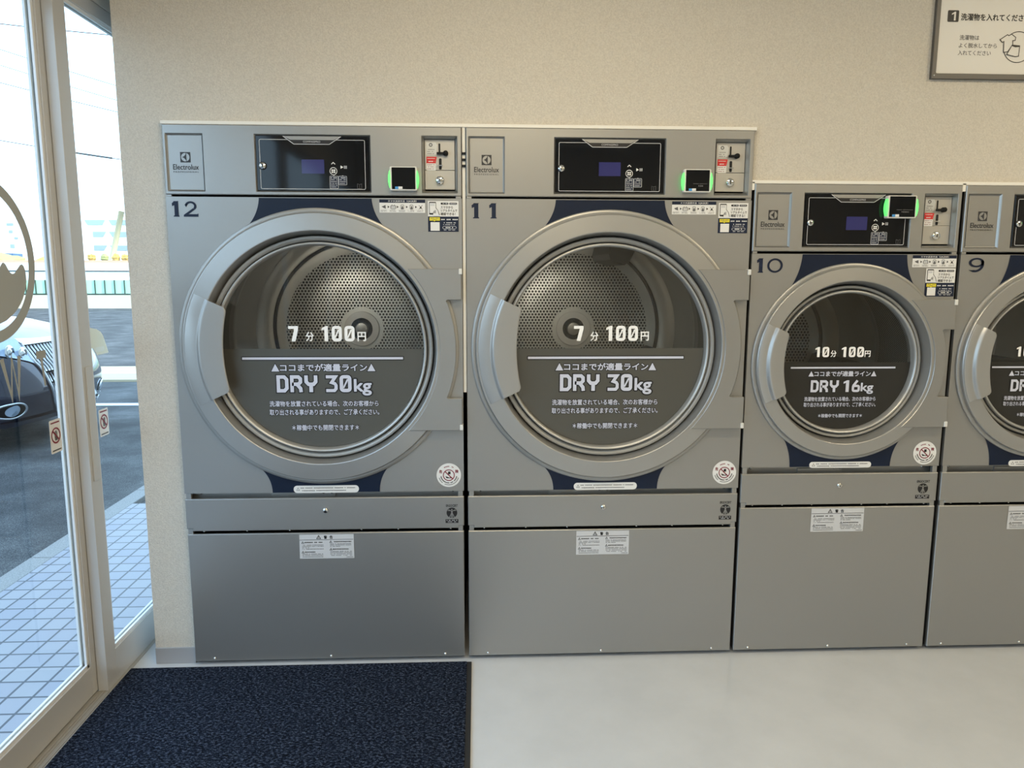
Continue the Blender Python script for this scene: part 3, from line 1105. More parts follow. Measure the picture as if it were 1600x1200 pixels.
    s.rect(a0, c1 - .0105, a1, c1, -0.0014, 'navy_ink')
    s.text('スマホ決済方法（QR決済）', a0 + .028, c1 - .0088, a1 - .028, c1 - .0018, -0.0018, 'sticker_white', 0.01)
    wI = (a1 - a0) / 5
    for i in range(5):
        ax = a0 + wI * (i + .5)
        az = c0 + .0185
        if i:
            s.poly([(a0 + wI * i - .003, az - .004), (a0 + wI * i + .003, az), (a0 + wI * i - .003, az + .004)], -0.0016, 'black_ink')
        if i == 0:
            s.poly([(ax - .008, az + .001), (ax + .005, az + .006), (ax + .006, az - .006), (ax - .002, az - .003)], -0.0016, 'grey_ink')
        elif i == 1:
            s.stroke(round_rect(ax - .008, az - .006, ax + .008, az + .004, .002, 2), .0016, -0.0016, 'black_ink', True)
            s.stroke([(ax - .008, az - .001), (ax + .008, az - .001)], .0012, -0.0016, 'black_ink')
            s.stroke([(ax - .004, az + .004), (ax - .004, az + .008)], .0012, -0.0016, 'black_ink')
            s.stroke([(ax + .004, az + .004), (ax + .004, az + .008)], .0012, -0.0016, 'black_ink')
        elif i in (2, 3):
            s.stroke(round_rect(ax - .005, az - .007, ax + .005, az + .007, .003, 3), .0014, -0.0016, 'grey_ink', True)
            s.poly([(ax - .004, az - .007), (ax + .004, az - .007), (ax + .002, az + .002), (ax - .001, az + .004)], -0.0018, 'grey_ink')
        else:
            s.stroke([(ax - .006, az + .006), (ax, az), (ax + .006, az + .006)], .0014, -0.0016, 'grey_ink')
            s.disc(ax, az - .002, .003, -0.0016, 'black_ink', 12)
            s.stroke([(ax - .006, az - .007), (ax, az - .002), (ax + .006, az - .007)], .0014, -0.0016, 'grey_ink')
        bars(s, ax - wI * .38, ax + wI * .30, c0 + .0075, .0016, -0.0016, 'grey_ink', 60 + i)
        bars(s, ax - wI * .38, ax + wI * .30, c0 + .0040, .0016, -0.0016, 'grey_ink', 80 + i)
    s.build('payment_label', panel)

    # phone status label
    a0, c0, a1, cm_, c1 = sp['s2']
    s = MB()
    s.rect(a0, cm_, a1, c1, -0.0010, 'sticker_white')
    s.rect(a0, c0, a1, cm_, -0.0010, 'navy_ink')
    hw = a1 - a0
    s.poly(round_rect(a0 + .004, cm_ + .006, a0 + .027, c1 - .003, .0025, 3), -0.0014, 'black_ink')
    s.rect(a0 + .006, cm_ + .011, a0 + .0255, c1 - .0065, -0.0018, 'sticker_white')
    s.rect(a0 + .008, c1 - .016, a0 + .022, c1 - .009, -0.0020, 'sticker_grey')
    s.poly([(a0 + .017, cm_ + .002), (a0 + .036, cm_ + .002), (a0 + .034, cm_ + .014), (a0 + .029, cm_ + .026), (a0 + .025, cm_ + .027), (a0 + .023, cm_ + .020), (a0 + .017, cm_ + .012)], -0.0022, 'sticker_white')
    s.stroke([(a0 + .015, cm_ + .005), (a0 + .018, cm_ + .013), (a0 + .022, cm_ + .020), (a0 + .021, cm_ + .010)], .0016, -0.0024, 'black_ink')
    s.stroke([(a0 + .021, cm_ + .010), (a0 + .026, cm_ + .021), (a0 + .025, cm_ + .010)], .0014, -0.0024, 'black_ink')
    s.stroke([(a0 + .026, cm_ + .028), (a0 + .033, cm_ + .019), (a0 + .038, cm_ + .004)], .0016, -0.0024, 'black_ink')
    for u in (.42, .70):
        s.poly(round_rect(a0 + hw * u, c1 - .0115, a0 + hw * (u + .25), c1 - .005, .002, 3), -0.0014, 'black_ink')
        bars(s, a0 + hw * (u + .03), a0 + hw * (u + .22), c1 - .0083, .0026, -0.0018, 'sticker_grey', int(u * 100))
    tx0 = a0 + hw * .415
    s.text('スマホから', tx0, c1 - .0245, tx0 + hw * .40, c1 - .0160, -0.0014, 'black_ink', 0.022)
    s.text('リアルタイムで', tx0, c1 - .0350, tx0 + hw * .54, c1 - .0265, -0.0014, 'black_ink', 0.022)
    s.text('確認できる！', tx0, c1 - .0465, tx0 + hw * .48, c1 - .0370, -0.0014, 'black_ink', 0.022)
    # lower half: yellow tag, pale square, printed lines
    s.poly([(a0 + .005, cm_ - .0135), (a0 + .018, cm_ - .0135), (a0 + .021, cm_ - .0165), (a0 + .024, cm_ - .0135), (a0 + .039, cm_ - .0135), (a0 + .039, cm_ - .003), (a0 + .005, cm_ - .003)][::1], -0.0014, 'yellow_ink')
    bars(s, a0 + .008, a0 + .036, cm_ - .0062, .0024, -0.0017, 'grey_ink', 5)
    bars(s, a0 + .008, a0 + .036, cm_ - .0102, .0024, -0.0017, 'grey_ink', 6)
    s.rect(a0 + .008, c0 + .003, a0 + .038, c0 + .031, -0.0014, 'sticker_white')
    bars(s, a0 + .043, a1 - .003, cm_ - .010, .0042, -0.0014, 'sticker_white', 7)
    bars(s, a0 + .052, a1 - .010, cm_ - .0205, .0036, -0.0014, 'sticker_grey', 8)
    bars(s, a0 + .050, a1 - .010, cm_ - .0265, .0026, -0.0014, 'sticker_grey', 9)
    s.stroke(round_rect(a0 + .048, c0 + .0095, a1 - .008, c0 + .0175, .004, 3), .0010, -0.0014, 'sticker_grey', True)
    bars(s, a0 + .058, a1 - .018, c0 + .0135, .0036, -0.0014, 'sticker_white', 10)
    bars(s, a0 + .052, a1 - .012, c0 + .0055, .0026, -0.0014, 'sticker_grey', 11)
    s.build('status_label', panel)

    # notice pill under the door
    a0, c0, a1, c1 = sp['pill']
    s = MB()
    s.poly(round_rect(a0, c0, a1, c1, (c1 - c0) * .48, 8), -0.0020, 'sticker_white')
    tc_ = (a0 + .015, (c0 + c1) / 2)
    s.stroke([(tc_[0] - .005, tc_[1] - .004), (tc_[0] + .005, tc_[1] - .004), (tc_[0], tc_[1] + .005)], .0013, -0.0024, 'grey_ink', True)
    bars(s, a0 + .024, a1 - .010, c0 + (c1 - c0) * .66, .0036, -0.0024, 'grey_ink', 21)
    bars(s, a0 + .024, a0 + (a1 - a0) * .80, c0 + (c1 - c0) * .30, .0036, -0.0024, 'grey_ink', 22)
    s.build('notice_label', panel)

    # round danger sticker
    rx, rz = sp['rnd']
    s = MB()
    RR = .0425
    s.disc(rx, rz, RR, -0.0010, 'sticker_white', 48)
    s.ring(rx, rz, .0175, .0205, -0.0016, 'maroon_ink', 40)
    s.poly([(rx - .004, rz + .003), (rx + .006, rz + .003), (rx + .006, rz + .013), (rx - .002, rz + .013)], -0.0014, 'black_ink')
    s.poly([(rx - .012, rz - .003), (rx + .002, rz - .009), (rx + .010, rz - .006), (rx + .008, rz - .011), (rx - .008, rz - .011)], -0.0014, 'black_ink')
    s.stroke([(rx - .0135, rz + .0135), (rx + .0135, rz - .0135)], .0034, -0.0018, 'maroon_ink')
    s.text('危', rx - .0335, rz + .0070, rx - .0225, rz + .0195, -0.0016, 'maroon_ink', 0.03)
    s.text('険', rx + .0225, rz + .0070, rx + .0335, rz + .0195, -0.0016, 'maroon_ink', 0.03)
    rnd = random.Random(3)
    for a_start, a_end, rad, mt_ in ((122, 58, .0315, 'maroon_ink'), (188, 352, .0275, 'black_ink'), (195, 345, .0345, 'grey_ink')):
        nn = int(abs(a_end - a_start) / 7)
        for i in range(nn):
            if rnd.random() < .15:
                continue
            aa = math.radians(a_start + (a_end - a_start) * (i + .5) / nn)
            ux, uz = math.cos(aa), math.sin(aa)
            txv, tzv = -uz, ux
            h_, w_ = .0017, .0014
            cxx, czz = rx + rad * ux, rz + rad * uz
            s.poly([(cxx + a_ * ux * h_ + b_ * txv * w_, czz + a_ * uz * h_ + b_ * tzv * w_) for a_, b_ in ((-1, -1), (1, -1), (1, 1), (-1, 1))], -0.0014, mt_)
    s.build('danger_sticker', panel)

    # ---- door ring and everything that swings with it
    r_ = MB()
    Rf, Ro, Ri, Rb, Rm, Rg = (sp[k_] for k_ in ('Rf', 'Ro', 'Ri', 'Rb', 'Rm', 'Rg'))
    r_.lathe([(Rf - .01, .004), (Rf, .0), (Rf, -.0050), (Rf - .0018, -.0072), (Ro + .004, -.0098), (Ro + .0024, -.0085),
              (Ro + .0020, -.0085)], 'bezel_paint', cx, cz, 160)
    for pr_ in ([(Ro + .0020, -.0085), (Ro + .0012, -.0180)],
                [(Ro + .0012, -.0180), (Ro + .0002, -.0200), (Ro - .0016, -.0212)],
                [(Ro - .0016, -.0212), (Ri + .0040, -.0246)],
                [(Ri + .0040, -.0246), (Ri + .0020, -.0244), (Ri + .0006, -.0234), (Ri, -.0215)],
                [(Ri, -.0215), (Rb + .001, .020), (Rb, .044)]):
        r_.lathe(pr_, 'ring_paint', cx, cz, 160)
    door = r_.build('door', root, label='round loading door')
    z_ = MB()
    z_.lathe([(Rb - .003, .044), (Rb - .0035, .014), (Rb - .005, .0110), (Rb - .0085, .0100), (Rm + .005, .0140), (Rm + .0035, .024)], 'bezel_paint', cx, cz, 160)
    z_.build('door_bezel', door)
    z_ = MB()
    z_.lathe([(Rm + .0045, .020), (Rm + .0020, .017), (Rm, .020)], 'rubber', cx, cz, 120)
    z_.lathe([(Rb + .0005, .040), (Rb - .0035, .039)], 'rubber', cx, cz, 120)
    z_.build('door_seal', door)
    z_ = MB()
    z_.lathe([(Rm + .001, .024), (Rm, .008), (Rm - .0015, .0045), (Rm - .004, .0035), (Rg + .0025, .0060), (Rg, .0120), (Rg - .001, .034)], 'rim_metal', cx, cz, 160)
    z_.build('glass_rim', door)
    z_ = MB()
    z_.prism(arc(cx, cz, Rg - .001, 0, 360, 96)[:-1], .0300, .0340, 'door_glass')
    z_.build('door_glass', door)
    # film over the lower part of the glass
    z_ = MB()
    fz_ = sp['film'] - cz
    ah = math.degrees(math.asin(fz_ / (Rg - .002)))
    z_.poly(arc(cx, cz, Rg - .002, 180 - ah, 360 + ah, 72), .0292, film_mat)
    z_.build('door_film', door)
    z_ = MB()
    texts(z_, cx)
    z_.build('door_lettering', door)
    # handle
    r0, r1, r2, r3 = sp['handle']
    h_ = MB()
    angs = [155 + 50 * i / 40 for i in range(41)]
    prof_n = 12

    def hp(a, j):
        # j 0..: outer seam -> ridge -> plate -> inner lip -> underside
        u = abs(a - 180) / 25.0
        rin = r2 + (r3 - r2) * u ** 2
        if u > 0.94:
            rin += (u - .94) / .06 * .008
        ylist = [(r0, -.0195), (r0 - .0003, -.0235), (r0 - .0015, -.0242), (r1 + .0100, -.0257), (r1 + .0075, -.0260), (r1 + .0055, -.0275), (r1 + .0025, -.0320), (r1 - .001, -.0352), (r1 - .005, -.0362),
                 (r1 - .009, -.0363), (rin + .006, -.0346), (rin + .0030, -.0343), (rin + .0008, -.0335), (rin, -.0315), (rin + .0005, -.0290), (rin + .004, -.0265), (r1 - .005, -.0230)]
        return ylist[j]
    vs, fs = [], []
    kk = 17
    for a in angs:
        for j in range(kk):
            r, yy = hp(a, j)
            vs.append((cx + r * math.cos(math.radians(a)), yy, cz + r * math.sin(math.radians(a))))
    for i in range(len(angs) - 1):
        for j in range(kk - 1):
            fs.append((i * kk + j, i * kk + j + 1, (i + 1) * kk + j + 1, (i + 1) * kk + j))
    h_.add(vs, fs, 'handle_paint', True)
    n_a = len(angs)
    for ii in (0, n_a - 1):
        h_.add([vs[ii * kk + j] for j in range(kk)], [tuple(range(kk)) if ii else tuple(reversed(range(kk)))], 'handle_paint')
    h_.build('door_handle', door)
    # hinge cover with a notched right edge
    hz0, hz1, nz, nr = sp['hinge']
    aH0 = math.degrees(math.asin((hz1 - cz) / (Ri + .012)))
    q = MB()
    aa_ = math.degrees(math.asin(nz / nr))
    notch = arc(cx, cz, nr, -aa_, aa_, 24)
    aB = math.degrees(math.asin((cz - hz0) / (Ri + .012)))
    left = arc(cx, cz, Ri + .012, aH0, -aB, 40)
    xr = W - .003
    nl = notch[0][0]
    outl = [(left[-1][0] + .0, hz0), (xr, hz0), (xr, cz - nz - .0), (nl + .004, cz - nz), (nl, cz - nz + .004)] + notch[1:-1] + [(nl, cz + nz - .004), (nl + .004, cz + nz), (xr, cz + nz), (xr, hz1)] + left[:-1]
    q.prism(outl, -.0268, -.004, 'silver_paint', (), 0.0015)
    hinge = q.build('hinge_cover', door)
    for za_ in (hz1 - .018, hz0 + .001):
        MB().box(W - .0115, W - .0005, -.030, -.004, za_, za_ + .019, 'white_plastic', .0015).build('hinge_pin', door)

    # ---- drum
    yb = sp['yb']
    Rd, Rp = sp['Rd'], sp['Rp']
    dm = MB()
    dm.lathe([(Rm - .004, .040), (Rm - .004, .060)], 'drum_band', 0, 0, 120)
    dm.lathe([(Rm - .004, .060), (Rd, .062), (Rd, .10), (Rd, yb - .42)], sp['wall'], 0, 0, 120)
    dm.lathe([(Rd, yb - .42), (Rd - .003, yb - .415), (Rd - .003, yb - .40), (Rd, yb - .395), (Rd, yb - .10)], 'drum_steel', 0, 0, 120)
    dm.lathe([(Rd, yb - .10), (Rd - .006, yb - .095), (Rp + .012, yb - .010), (Rp + .010, yb - .004)], 'drum_band', 0, 0, 120)
    drum = dm.build('drum', root, loc=(cx, 0, cz))
    q = MB()
    q.lathe([(Rp + .010, yb - .004), (Rp + .004, yb + .004), (Rp - .004, yb + .004)], 'rubber', 0, 0, 96)
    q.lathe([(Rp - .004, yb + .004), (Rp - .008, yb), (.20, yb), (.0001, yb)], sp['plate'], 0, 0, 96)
    q.build('drum_back_plate', drum)
    q = MB()
    q.lathe([(.080, yb - .001), (.0795, yb - .009), (.0790, yb - .0105), (.0775, yb - .0115)], 'hub_steel', 0, 0, 48)
    q.lathe([(.0775, yb - .0115), (.0500, yb - .0122)], 'hub_steel', 0, 0, 48)
    q.lathe([(.0500, yb - .0122), (.048, yb - .003), (.030, yb - .003)], 'lifter_black', 0, 0, 40)
    q.lathe([(.030, yb - .005), (.0295, yb - .016), (.0285, yb - .0185), (.0270, yb - .0195), (.0255, yb - .0198), (.0001, yb - .0200)], 'drum_steel', 0, 0, 40)
    q.build('drum_hub', drum)
    for a_ in lifters:
        q = MB()
        lr0, lr1 = Rd - (.135 if Rd > .4 else .10), Rd - .001
        vs = []
        for yy in (yb - .50, yb - .06):
            for rr, hw_ in ((lr1, .055), (lr0 + .02, .045), (lr0, .030)):
                for sg in (-1, 1):
                    ca, sa = math.cos(math.radians(a_)), math.sin(math.radians(a_))
                    vs.append((rr * ca - sg * hw_ * sa, yy, rr * sa + sg * hw_ * ca))
        fs = [(0, 1, 3, 2), (2, 3, 5, 4), (6, 8, 9, 7), (8, 10, 11, 9), (0, 2, 8, 6), (2, 4, 10, 8), (1, 7, 9, 3), (3, 9, 11, 5), (4, 5, 11, 10), (0, 6, 7, 1)]
        q.add(vs, fs, 'lifter_black')
        q.build('drum_lifter', drum, recalc=True)

    # fill light added behind the upper edge of the door opening to brighten the drum
    q = MB()
    la_ = math.radians(122)
    lmx, lmz = (Rm + .015) * math.cos(la_), (Rm + .015) * math.sin(la_)
    q.box(lmx - .012, lmx + .012, .066, .074, lmz - .012, lmz + .012, 'fill_panel', .001)
    dl = q.build('drum_fill', drum)
    ld = bpy.data.lights.new('drum_fill', 'AREA')
    ld.shape = 'RECTANGLE'
    ld.size, ld.size_y = .024, .024
    ld.energy = drum_w
    ld.color = (1.0, .93, .80)
    lo_ = bpy.data.objects.new('drum_fill_light', ld)
    COL.objects.link(lo_)
    lo_.parent = drum
    lo_.location = (lmx, .078, lmz)
    lo_.rotation_euler = (math.radians(78), 0, 0)

    # ---- payment terminal on the fascia
    a0, c0, a1, c1 = reader_xz
    q = MB()
    q.prism(round_rect(a0 + .003, c0, a1 - .003, c1, .004, 4), -.020, -.001, 'white_plastic', (), .0015)
    term = q.build('payment_terminal', root, label='white card reader with a black screen')
    for sg, xx in ((-1, a0 + .003), (1, a1 - .003)):
        q = MB()
        n_ = 14
        zc_ = (c0 + c1) / 2 - .002
        hh_ = (c1 - c0) * .38
        ptsL = [(xx + sg * .0055 * math.sin(math.pi * i / n_) ** .8 if 0 < i < n_ else xx, zc_ - hh_ + 2 * hh_ * i / n_) for i in range(n_ + 1)]
        ptsI = [(xx - sg * .0028 * math.sin(math.pi * i / n_) if 0 < i < n_ else xx, zc_ - hh_ + 2 * hh_ * i / n_) for i in range(n_ + 1)]
        outl = ptsL + ptsI[::-1][1:-1]
        if sg < 0:
            outl = outl[::-1]
        q.prism(outl, -.0212, -.004, 'green_light')
        q.build('light_strip', term, label='glowing green strip')
    q = MB()
    q.poly(round_rect(a0 + .0095, c0 + .004, a1 - .0085, c1 - .003, .0012, 2), -.0206, 'black_gloss')
    q.rect(a0 + .020, c0 + .0045, a0 + .031, c0 + .0125, -.0212, 'blue_ink')
    q.rect(a0 + .031, c0 + .0045, a0 + .044, c0 + .0125, -.0212, 'sticker_white')
    if num != '12':
        bars(q, a0 + .034, a1 - .016, c0 + .0275, .0022, -.0212, 'grey_ink', 3)
        bars(q, a0 + .046, a1 - .030, c0 + .0205, .0050, -.0212, 'grey_ink', 4)
    q.build('terminal_screen', term)

    # ---- lint drawer front and lower panel
    q = MB()
    q.box(.010, W - .010, .036, .040, sp['kt'] - .012, sp['mb'] + .030, 'silver_paint')
    q.box(W * .30, W * .53, .030, .036, sp['kt'] - .012, sp['kt'] + .012, 'silver_paint', .001)
    bar = q.build('cross_bar', root)
    q = MB()
    zs_ = (sp['kt'] + sp['mb']) / 2 + .001
    for xx in (.045, W * .487, W * .517, W - .040):
        q = MB()
        screw(q, xx, zs_, .0046, .036 if xx < W * .2 or xx > W * .8 else .030)
        q.build('screw', bar)
    for u in (.04, .20, .36, .63, .77, .97):
        q = MB()
        screw(q, .02 + u * (W - .04), (sp['lt'] + sp['kb']) / 2 + .004, .0034, .006)
        q.build('screw', bar)
    tabs = []
    for z0_, z1_ in ((sp['kt'] - .002, sp['mb'] - .001), (sp['lt'] - .001, sp['kb'] + .009)):
        tabs += [(.004, .0205, .002, .016, z0_, z1_), (W - .0205, W - .004, .002, .016, z0_, z1_)]
    for a_, b_ in ((.002, .018), (W - .020, W - .002)):
        tabs.append((a_, b_, .001, .012, sp['mt'] + .0005, sp['fz'] - .0005))
    for tb in tabs:
        MB().box(*tb, 'silver_paint', .0006).build('corner_tab', root)
    q = MB()
    q.prism([(0, sp['kb'] + .009), (.020, sp['kb'] + .009), (.020, sp['kb']), (W - .020, sp['kb']), (W - .020, sp['kb'] + .009), (W, sp['kb'] + .009), (W, sp['kt']), (0, sp['kt'])],
            -0.001, .012, 'silver_paint', (), .0022)
    lint = q.build('lint_panel', root)
    q = MB()
    lkx, lkz = W * .4985, (sp['kt'] + sp['kb']) / 2 + .0135
    q.lathe([(.0095, -.001), (.0095, -.004), (.0075, -.007), (.0001, -.0078)], 'chrome', lkx, lkz, 24)
    q.box(lkx - .0011, lkx + .0011, -.0084, -.0076, lkz - .004, lkz + .004, 'dark_gap')
    q.build('panel_lock', lint)
    # ergonomics mark
    a0, c0, a1, c1 = sp['ergo']
    q = MB()
    hh_ = c1 - c0
    ex, er = (a0 + a1) / 2, hh_ * .275
    ez = c0 + hh_ * .545
    yk = -0.0016
    q.text('ERGOCERT', a0 + .002, c1 - hh_ * .14, a1 - .002, c1 - hh_ * .01, yk, 'black_ink', 0.03)
    q.disc(ex, ez, er, yk, 'black_ink', 36)
    yk2 = yk - .0004
    q.disc(ex, ez + er * .62, er * .13, yk2, 'silver_paint', 14)
    q.poly([(ex - er * .16, ez + er * .42), (ex - er * .12, ez - er * .1), (ex + er * .12, ez - er * .1), (ex + er * .16, ez + er * .42)], yk2, 'silver_paint')
    for sg in (-1, 1):
        q.stroke([(ex + sg * er * .10, ez + er * .40), (ex + sg * er * .80, ez + er * .44)], er * .11, yk2, 'silver_paint')
        q.stroke([(ex + sg * er * .10, ez + er * .38), (ex + sg * er * .72, ez + er * .66)], er * .08, yk2, 'silver_paint')
        q.stroke([(ex + sg * er * .06, ez), (ex + sg * er * .44, ez - er * .86)], er * .12, yk2, 'silver_paint')
        q.stroke([(ex + sg * er * .06, ez), (ex + sg * er * .10, ez - er * .95)], er * .12, yk2, 'silver_paint')
    q.rect(a0, c0, a1, c0 + hh_ * .20, yk, 'black_ink')
    bars(q, a0 + .004, a1 - .004, c0 + hh_ * .14, .0032, yk2, 'sticker_grey', 12)
    bars(q, a0 + .008, a1 - .008, c0 + hh_ * .06, .0028, yk2, 'sticker_grey', 13)
    q.build('certification_mark', lint)

    q = MB()
    q.prism([(.001, .014), (W - .001, .014), (W - .001, sp['lt']), (.001, sp['lt'])], 0.0, .012, 'silver_paint', (), .0022)
    low = q.build('lower_panel', root)
    q = MB()
    for xx in sp['screws']:
        q = MB()
        screw(q, xx, .025, .0048, 0.0)
        q.build('panel_screw', low)
    # warning label
    a0, c0, a1, c1 = sp['warn']
    q = MB()
    wI, hI = a1 - a0, c1 - c0
    UX = lambda u: a0 + u * wI
    VZ = lambda v: c1 - v * hI
    q.rect(a0, c0, a1, c1, -.0010, 'sticker_grey')
    q.stroke([(UX(.005), VZ(.225)), (UX(.99), VZ(.215))], .0018, -.0014, 'grey_ink')
    yk = -.0014

    def warn_tri(u, v, s_):
        q.stroke([(UX(u) - s_, VZ(v) - s_ * .8), (UX(u) + s_, VZ(v) - s_ * .8), (UX(u), VZ(v) + s_ * .9)], s_ * .28, yk, 'black_ink', True)
        q.rect(UX(u) - s_ * .12, VZ(v) - s_ * .45, UX(u) + s_ * .12, VZ(v) + s_ * .3, yk, 'black_ink')
    warn_tri(.355, .115, .0070)
    q.text('警', UX(.45), VZ(.19), UX(.51), VZ(.05), yk, 'black_ink', 0.035)
    q.text('告', UX(.555), VZ(.19), UX(.615), VZ(.05), yk, 'black_ink', 0.035)
    for u, v, hw_ in ((.06, .33, .34), (.06, .73, .19), (.575, .31, .34), (.575, .62, .29)):
        warn_tri(u, v, .0042)
        bars(q, UX(u + .035), UX(u + .035 + hw_), VZ(v), .0042, yk, 'black_ink', int(v * 100))
    for v in (.44, .495, .55, .605):
        bars(q, UX(.05), UX(.44 if v != .55 else .2), VZ(v), .0024, yk, 'grey_ink', int(v * 1000))
    for v in (.81, .865, .93):
        bars(q, UX(.05), UX(.43), VZ(v), .0024, yk, 'grey_ink', int(v * 1000))
    for v in (.40, .45, .505):
        bars(q, UX(.56), UX(.95 if v < .5 else .75), VZ(v), .0024, yk, 'grey_ink', int(v * 1000))
    for v in (.71, .76, .82, .88):
        bars(q, UX(.56), UX(.96), VZ(v), .0024, yk, 'grey_ink', int(v * 1000))
    bars(q, UX(.86), UX(.98), VZ(.95), .0024, yk, 'grey_ink', 99)
    q.build('warning_label', low)
    return root


YT = .0266


def texts_30(z, cx):
    o = cx - .4805
    w_ = 'price_white'
    glyph(z, '7', .3685, 1.155, .402, 1.207, YT, w_)
    z.text('分', .426, 1.155, .454, 1.187, YT, w_, 0.025)
    glyph(z, '1', .478, 1.155, .505, 1.207, YT, w_)
    glyph(z, '0', .514, 1.155, .549, 1.207, YT, w_)
    glyph(z, '0', .557, 1.155, .592, 1.207, YT, w_)
    z.text('円', .601, 1.155, .630, 1.187, YT, w_, 0.025)
    z.rect(.207, 1.0895, .757, 1.1035, YT + .0006, 'black_ink')
    z.rect(.210, 1.0925, .754, 1.1005, YT, 'pale_lettering')
    door_text(z, .306, .659, 1.078, 1.052, .335, .631, [('D', .321, .363), ('R', .367, .411), ('Y', .416, .461), ('3', .488, .530), ('0', .535, .577)],
              (.980, 1.038), (.584, .967, .645, 1.025), (.295, .667), (.950, .9295), (.294, .669), (.9205, .8995), (.368, .598), (.866, .845))


def texts_16(z, cx):
    w_ = 'price_white'
    glyph(z, '1', .251, 1.0965, .271, 1.132, YT, w_)
    glyph(z, '0', .278, 1.0965, .303, 1.132, YT, w_)
    z.text('分', .308, 1.0965, .329, 1.120, YT, w_, 0.025)
    glyph(z, '1', .346, 1.0965, .366, 1.132, YT, w_)
    glyph(z, '0', .373, 1.0965, .398, 1.132, YT, w_)
    glyph(z, '0', .403, 1.0965, .428, 1.132, YT, w_)
    z.text('円', .431, 1.0965, .452, 1.119, YT, w_, 0.025)
    z.rect(.166, 1.0530, .548, 1.0640, YT + .0006, 'black_ink')
    z.rect(.168, 1.0555, .546, 1.0615, YT, 'pale_lettering')
    door_text(z, .233, .479, 1.0465, 1.0275, .254, .458, [('D', .243, .273), ('R', .276, .308), ('Y', .312, .345), ('1', .360, .385), ('6', .392, .423)],
              (.9715, 1.0135), (.425, .9640, .471, 1.0045), (.223, .482), (.9545, .9385), (.222, .484), (.9340, .9180), (.277, .437), (.893, .879))


def door_text(z, tl, tr, tz1, tz0, kl, kr, big, bz, kg, r1, z1, r2, z2, r3, z3):
    p, k = 'pale_lettering', 'black_ink'
    hh = tz1 - tz0
    for a, sg in ((tl, 1), (tr, -1)):
        q = [(a, tz0), (a + sg * hh * 1.05, tz0), (a + sg * hh * .52, tz1)]
        if sg < 0:
            q = q[::-1]
        z.stroke(q, hh * .16, YT + .0006, k, True)
        z.poly(q, YT, p)
    z.text('ココまでが適量ライン', kl, tz0, kr, tz1, YT, p, 0.028, k, 0.085)
    for ch, a, b in big:
        glyph(z, ch, a, bz[0], b, bz[1], YT, p, k)
    z.text('kg', *kg, YT, p, 0.025, k, 0.075)
    z.text('洗濯物を放置されている場合、次のお客様から', r1[0], z1[1], r1[1], z1[0], YT, p, 0.022, k, 0.085)
    z.text('取り出される事がありますので、ご了承ください。', r2[0], z2[1], r2[1], z2[0], YT, p, 0.022, k, 0.085)
    z.text('＊稼働中でも開閉できます＊', r3[0], z3[1], r3[1], z3[0], YT, p, 0.022, k, 0.085)


make_dryer('12', AX[0], SPEC_A, 'tall grey 30 kg tumble dryer numbered 12, beside the glass door', texts_30,
           SPEC_A['reader'], 'film', (206, 270, 334), 1.25)
make_dryer('11', AX[1], SPEC_A, 'tall grey 30 kg tumble dryer numbered 11, between machines 12 and 10', texts_30,
           (.7185, 1.6535, .8155, 1.7285), 'film', (70, 160, 250, 340), 1.25)
make_dryer('10', BX[0], SPEC_B, 'lower grey 16 kg tumble dryer numbered 10, card reader over its display', texts_16,
           SPEC_B['reader'], 'film_dark', (100, 220, 340), 0.10)
make_dryer('9', BX[1], dict(SPEC_B, num=(.030, 1.3935, .0845, 1.4425)), 'lower grey 16 kg tumble dryer numbered 9, farthest from the glass door', texts_16,
           SPEC_B['reader'], 'film_dark', (100, 220, 340), 0.10)

# pipe fittings glimpsed in the slot between machines 12 and 11
for zz, wd in ((1.735, 'lowest'), (1.755, 'middle'), (1.775, 'topmost')):
    w = MB().tube([(AW + .0015, .0045, zz), (AX[1] - .0015, .0045, zz)], .004, 'dark_gap', 8)
    tag(w.build('metal_clip'), wd + ' of the three dark clips in the slot between dryers 12 and 11', 'clip', 'clips between dryers 12 and 11')

# ------------------------------------------------------------------ door mat
w = MB()
w.box(-.2130, .968, -1.95, -.0255, .0002, .0085, 'carpet', .003)
mat_o = w.build('door_mat')
tag(mat_o, 'dark navy carpet mat with black rubber edge on the floor by the door', 'mat')
w = MB()
w.box(.966, .9840, -1.955, -.0250, .0002, .0060, 'mat_edge', .002)
w.build('rubber_edge', mat_o, label='black rubber edge')

# ------------------------------------------------------------------ instruction board
bx0, bx1, bz0, bz1 = 2.5245, 4.20, 2.0315, 2.62
sb = empty('instruction_board', (bx0, WY, bz0), 'white framed washing instruction board on the wall above dryers 10 and 9', 'sign')
xf = Matrix.Translation((-bx0, -WY, -bz0))
w = MB()
fw_ = .014
w.prism([(bx0, bz0), (bx1, bz0), (bx1, bz1), (bx0, bz1)], WY - .014, WY, 'board_frame',
        [round_rect(bx0 + fw_, bz0 + fw_ + .003, bx1 - fw_, bz1 - fw_, .004, 3)], .001)
w.build('board_frame', sb, xf)
w = MB()
w.rect(bx0 + fw_ - .002, bz0 + fw_ - .001, bx1 - fw_ + .002, bz1 - fw_ + .002, WY - .009, 'board_white')
w.build('board_panel', sb, xf)
w = MB()
screw(w, bx0 + .0075, bz0 + .010, .0025, WY - .0142)
w.build('screw', sb, xf)
w = MB()
yb_ = WY - .0096
w.poly(round_rect(2.5650, 2.2115, 2.6030, 2.2480, .004, 4), yb_, 'black_ink')
w.poly([(2.5865, 2.2160), (2.5925, 2.2160), (2.5925, 2.2435), (2.5885, 2.2435), (2.5785, 2.2375), (2.5785, 2.2335), (2.5865, 2.2370)], yb_ - .0004, 'board_white')
w.text('洗濯物を入れてください', 2.6105, 2.2165, 2.8465, 2.2390, yb_, 'black_ink', 0.030)
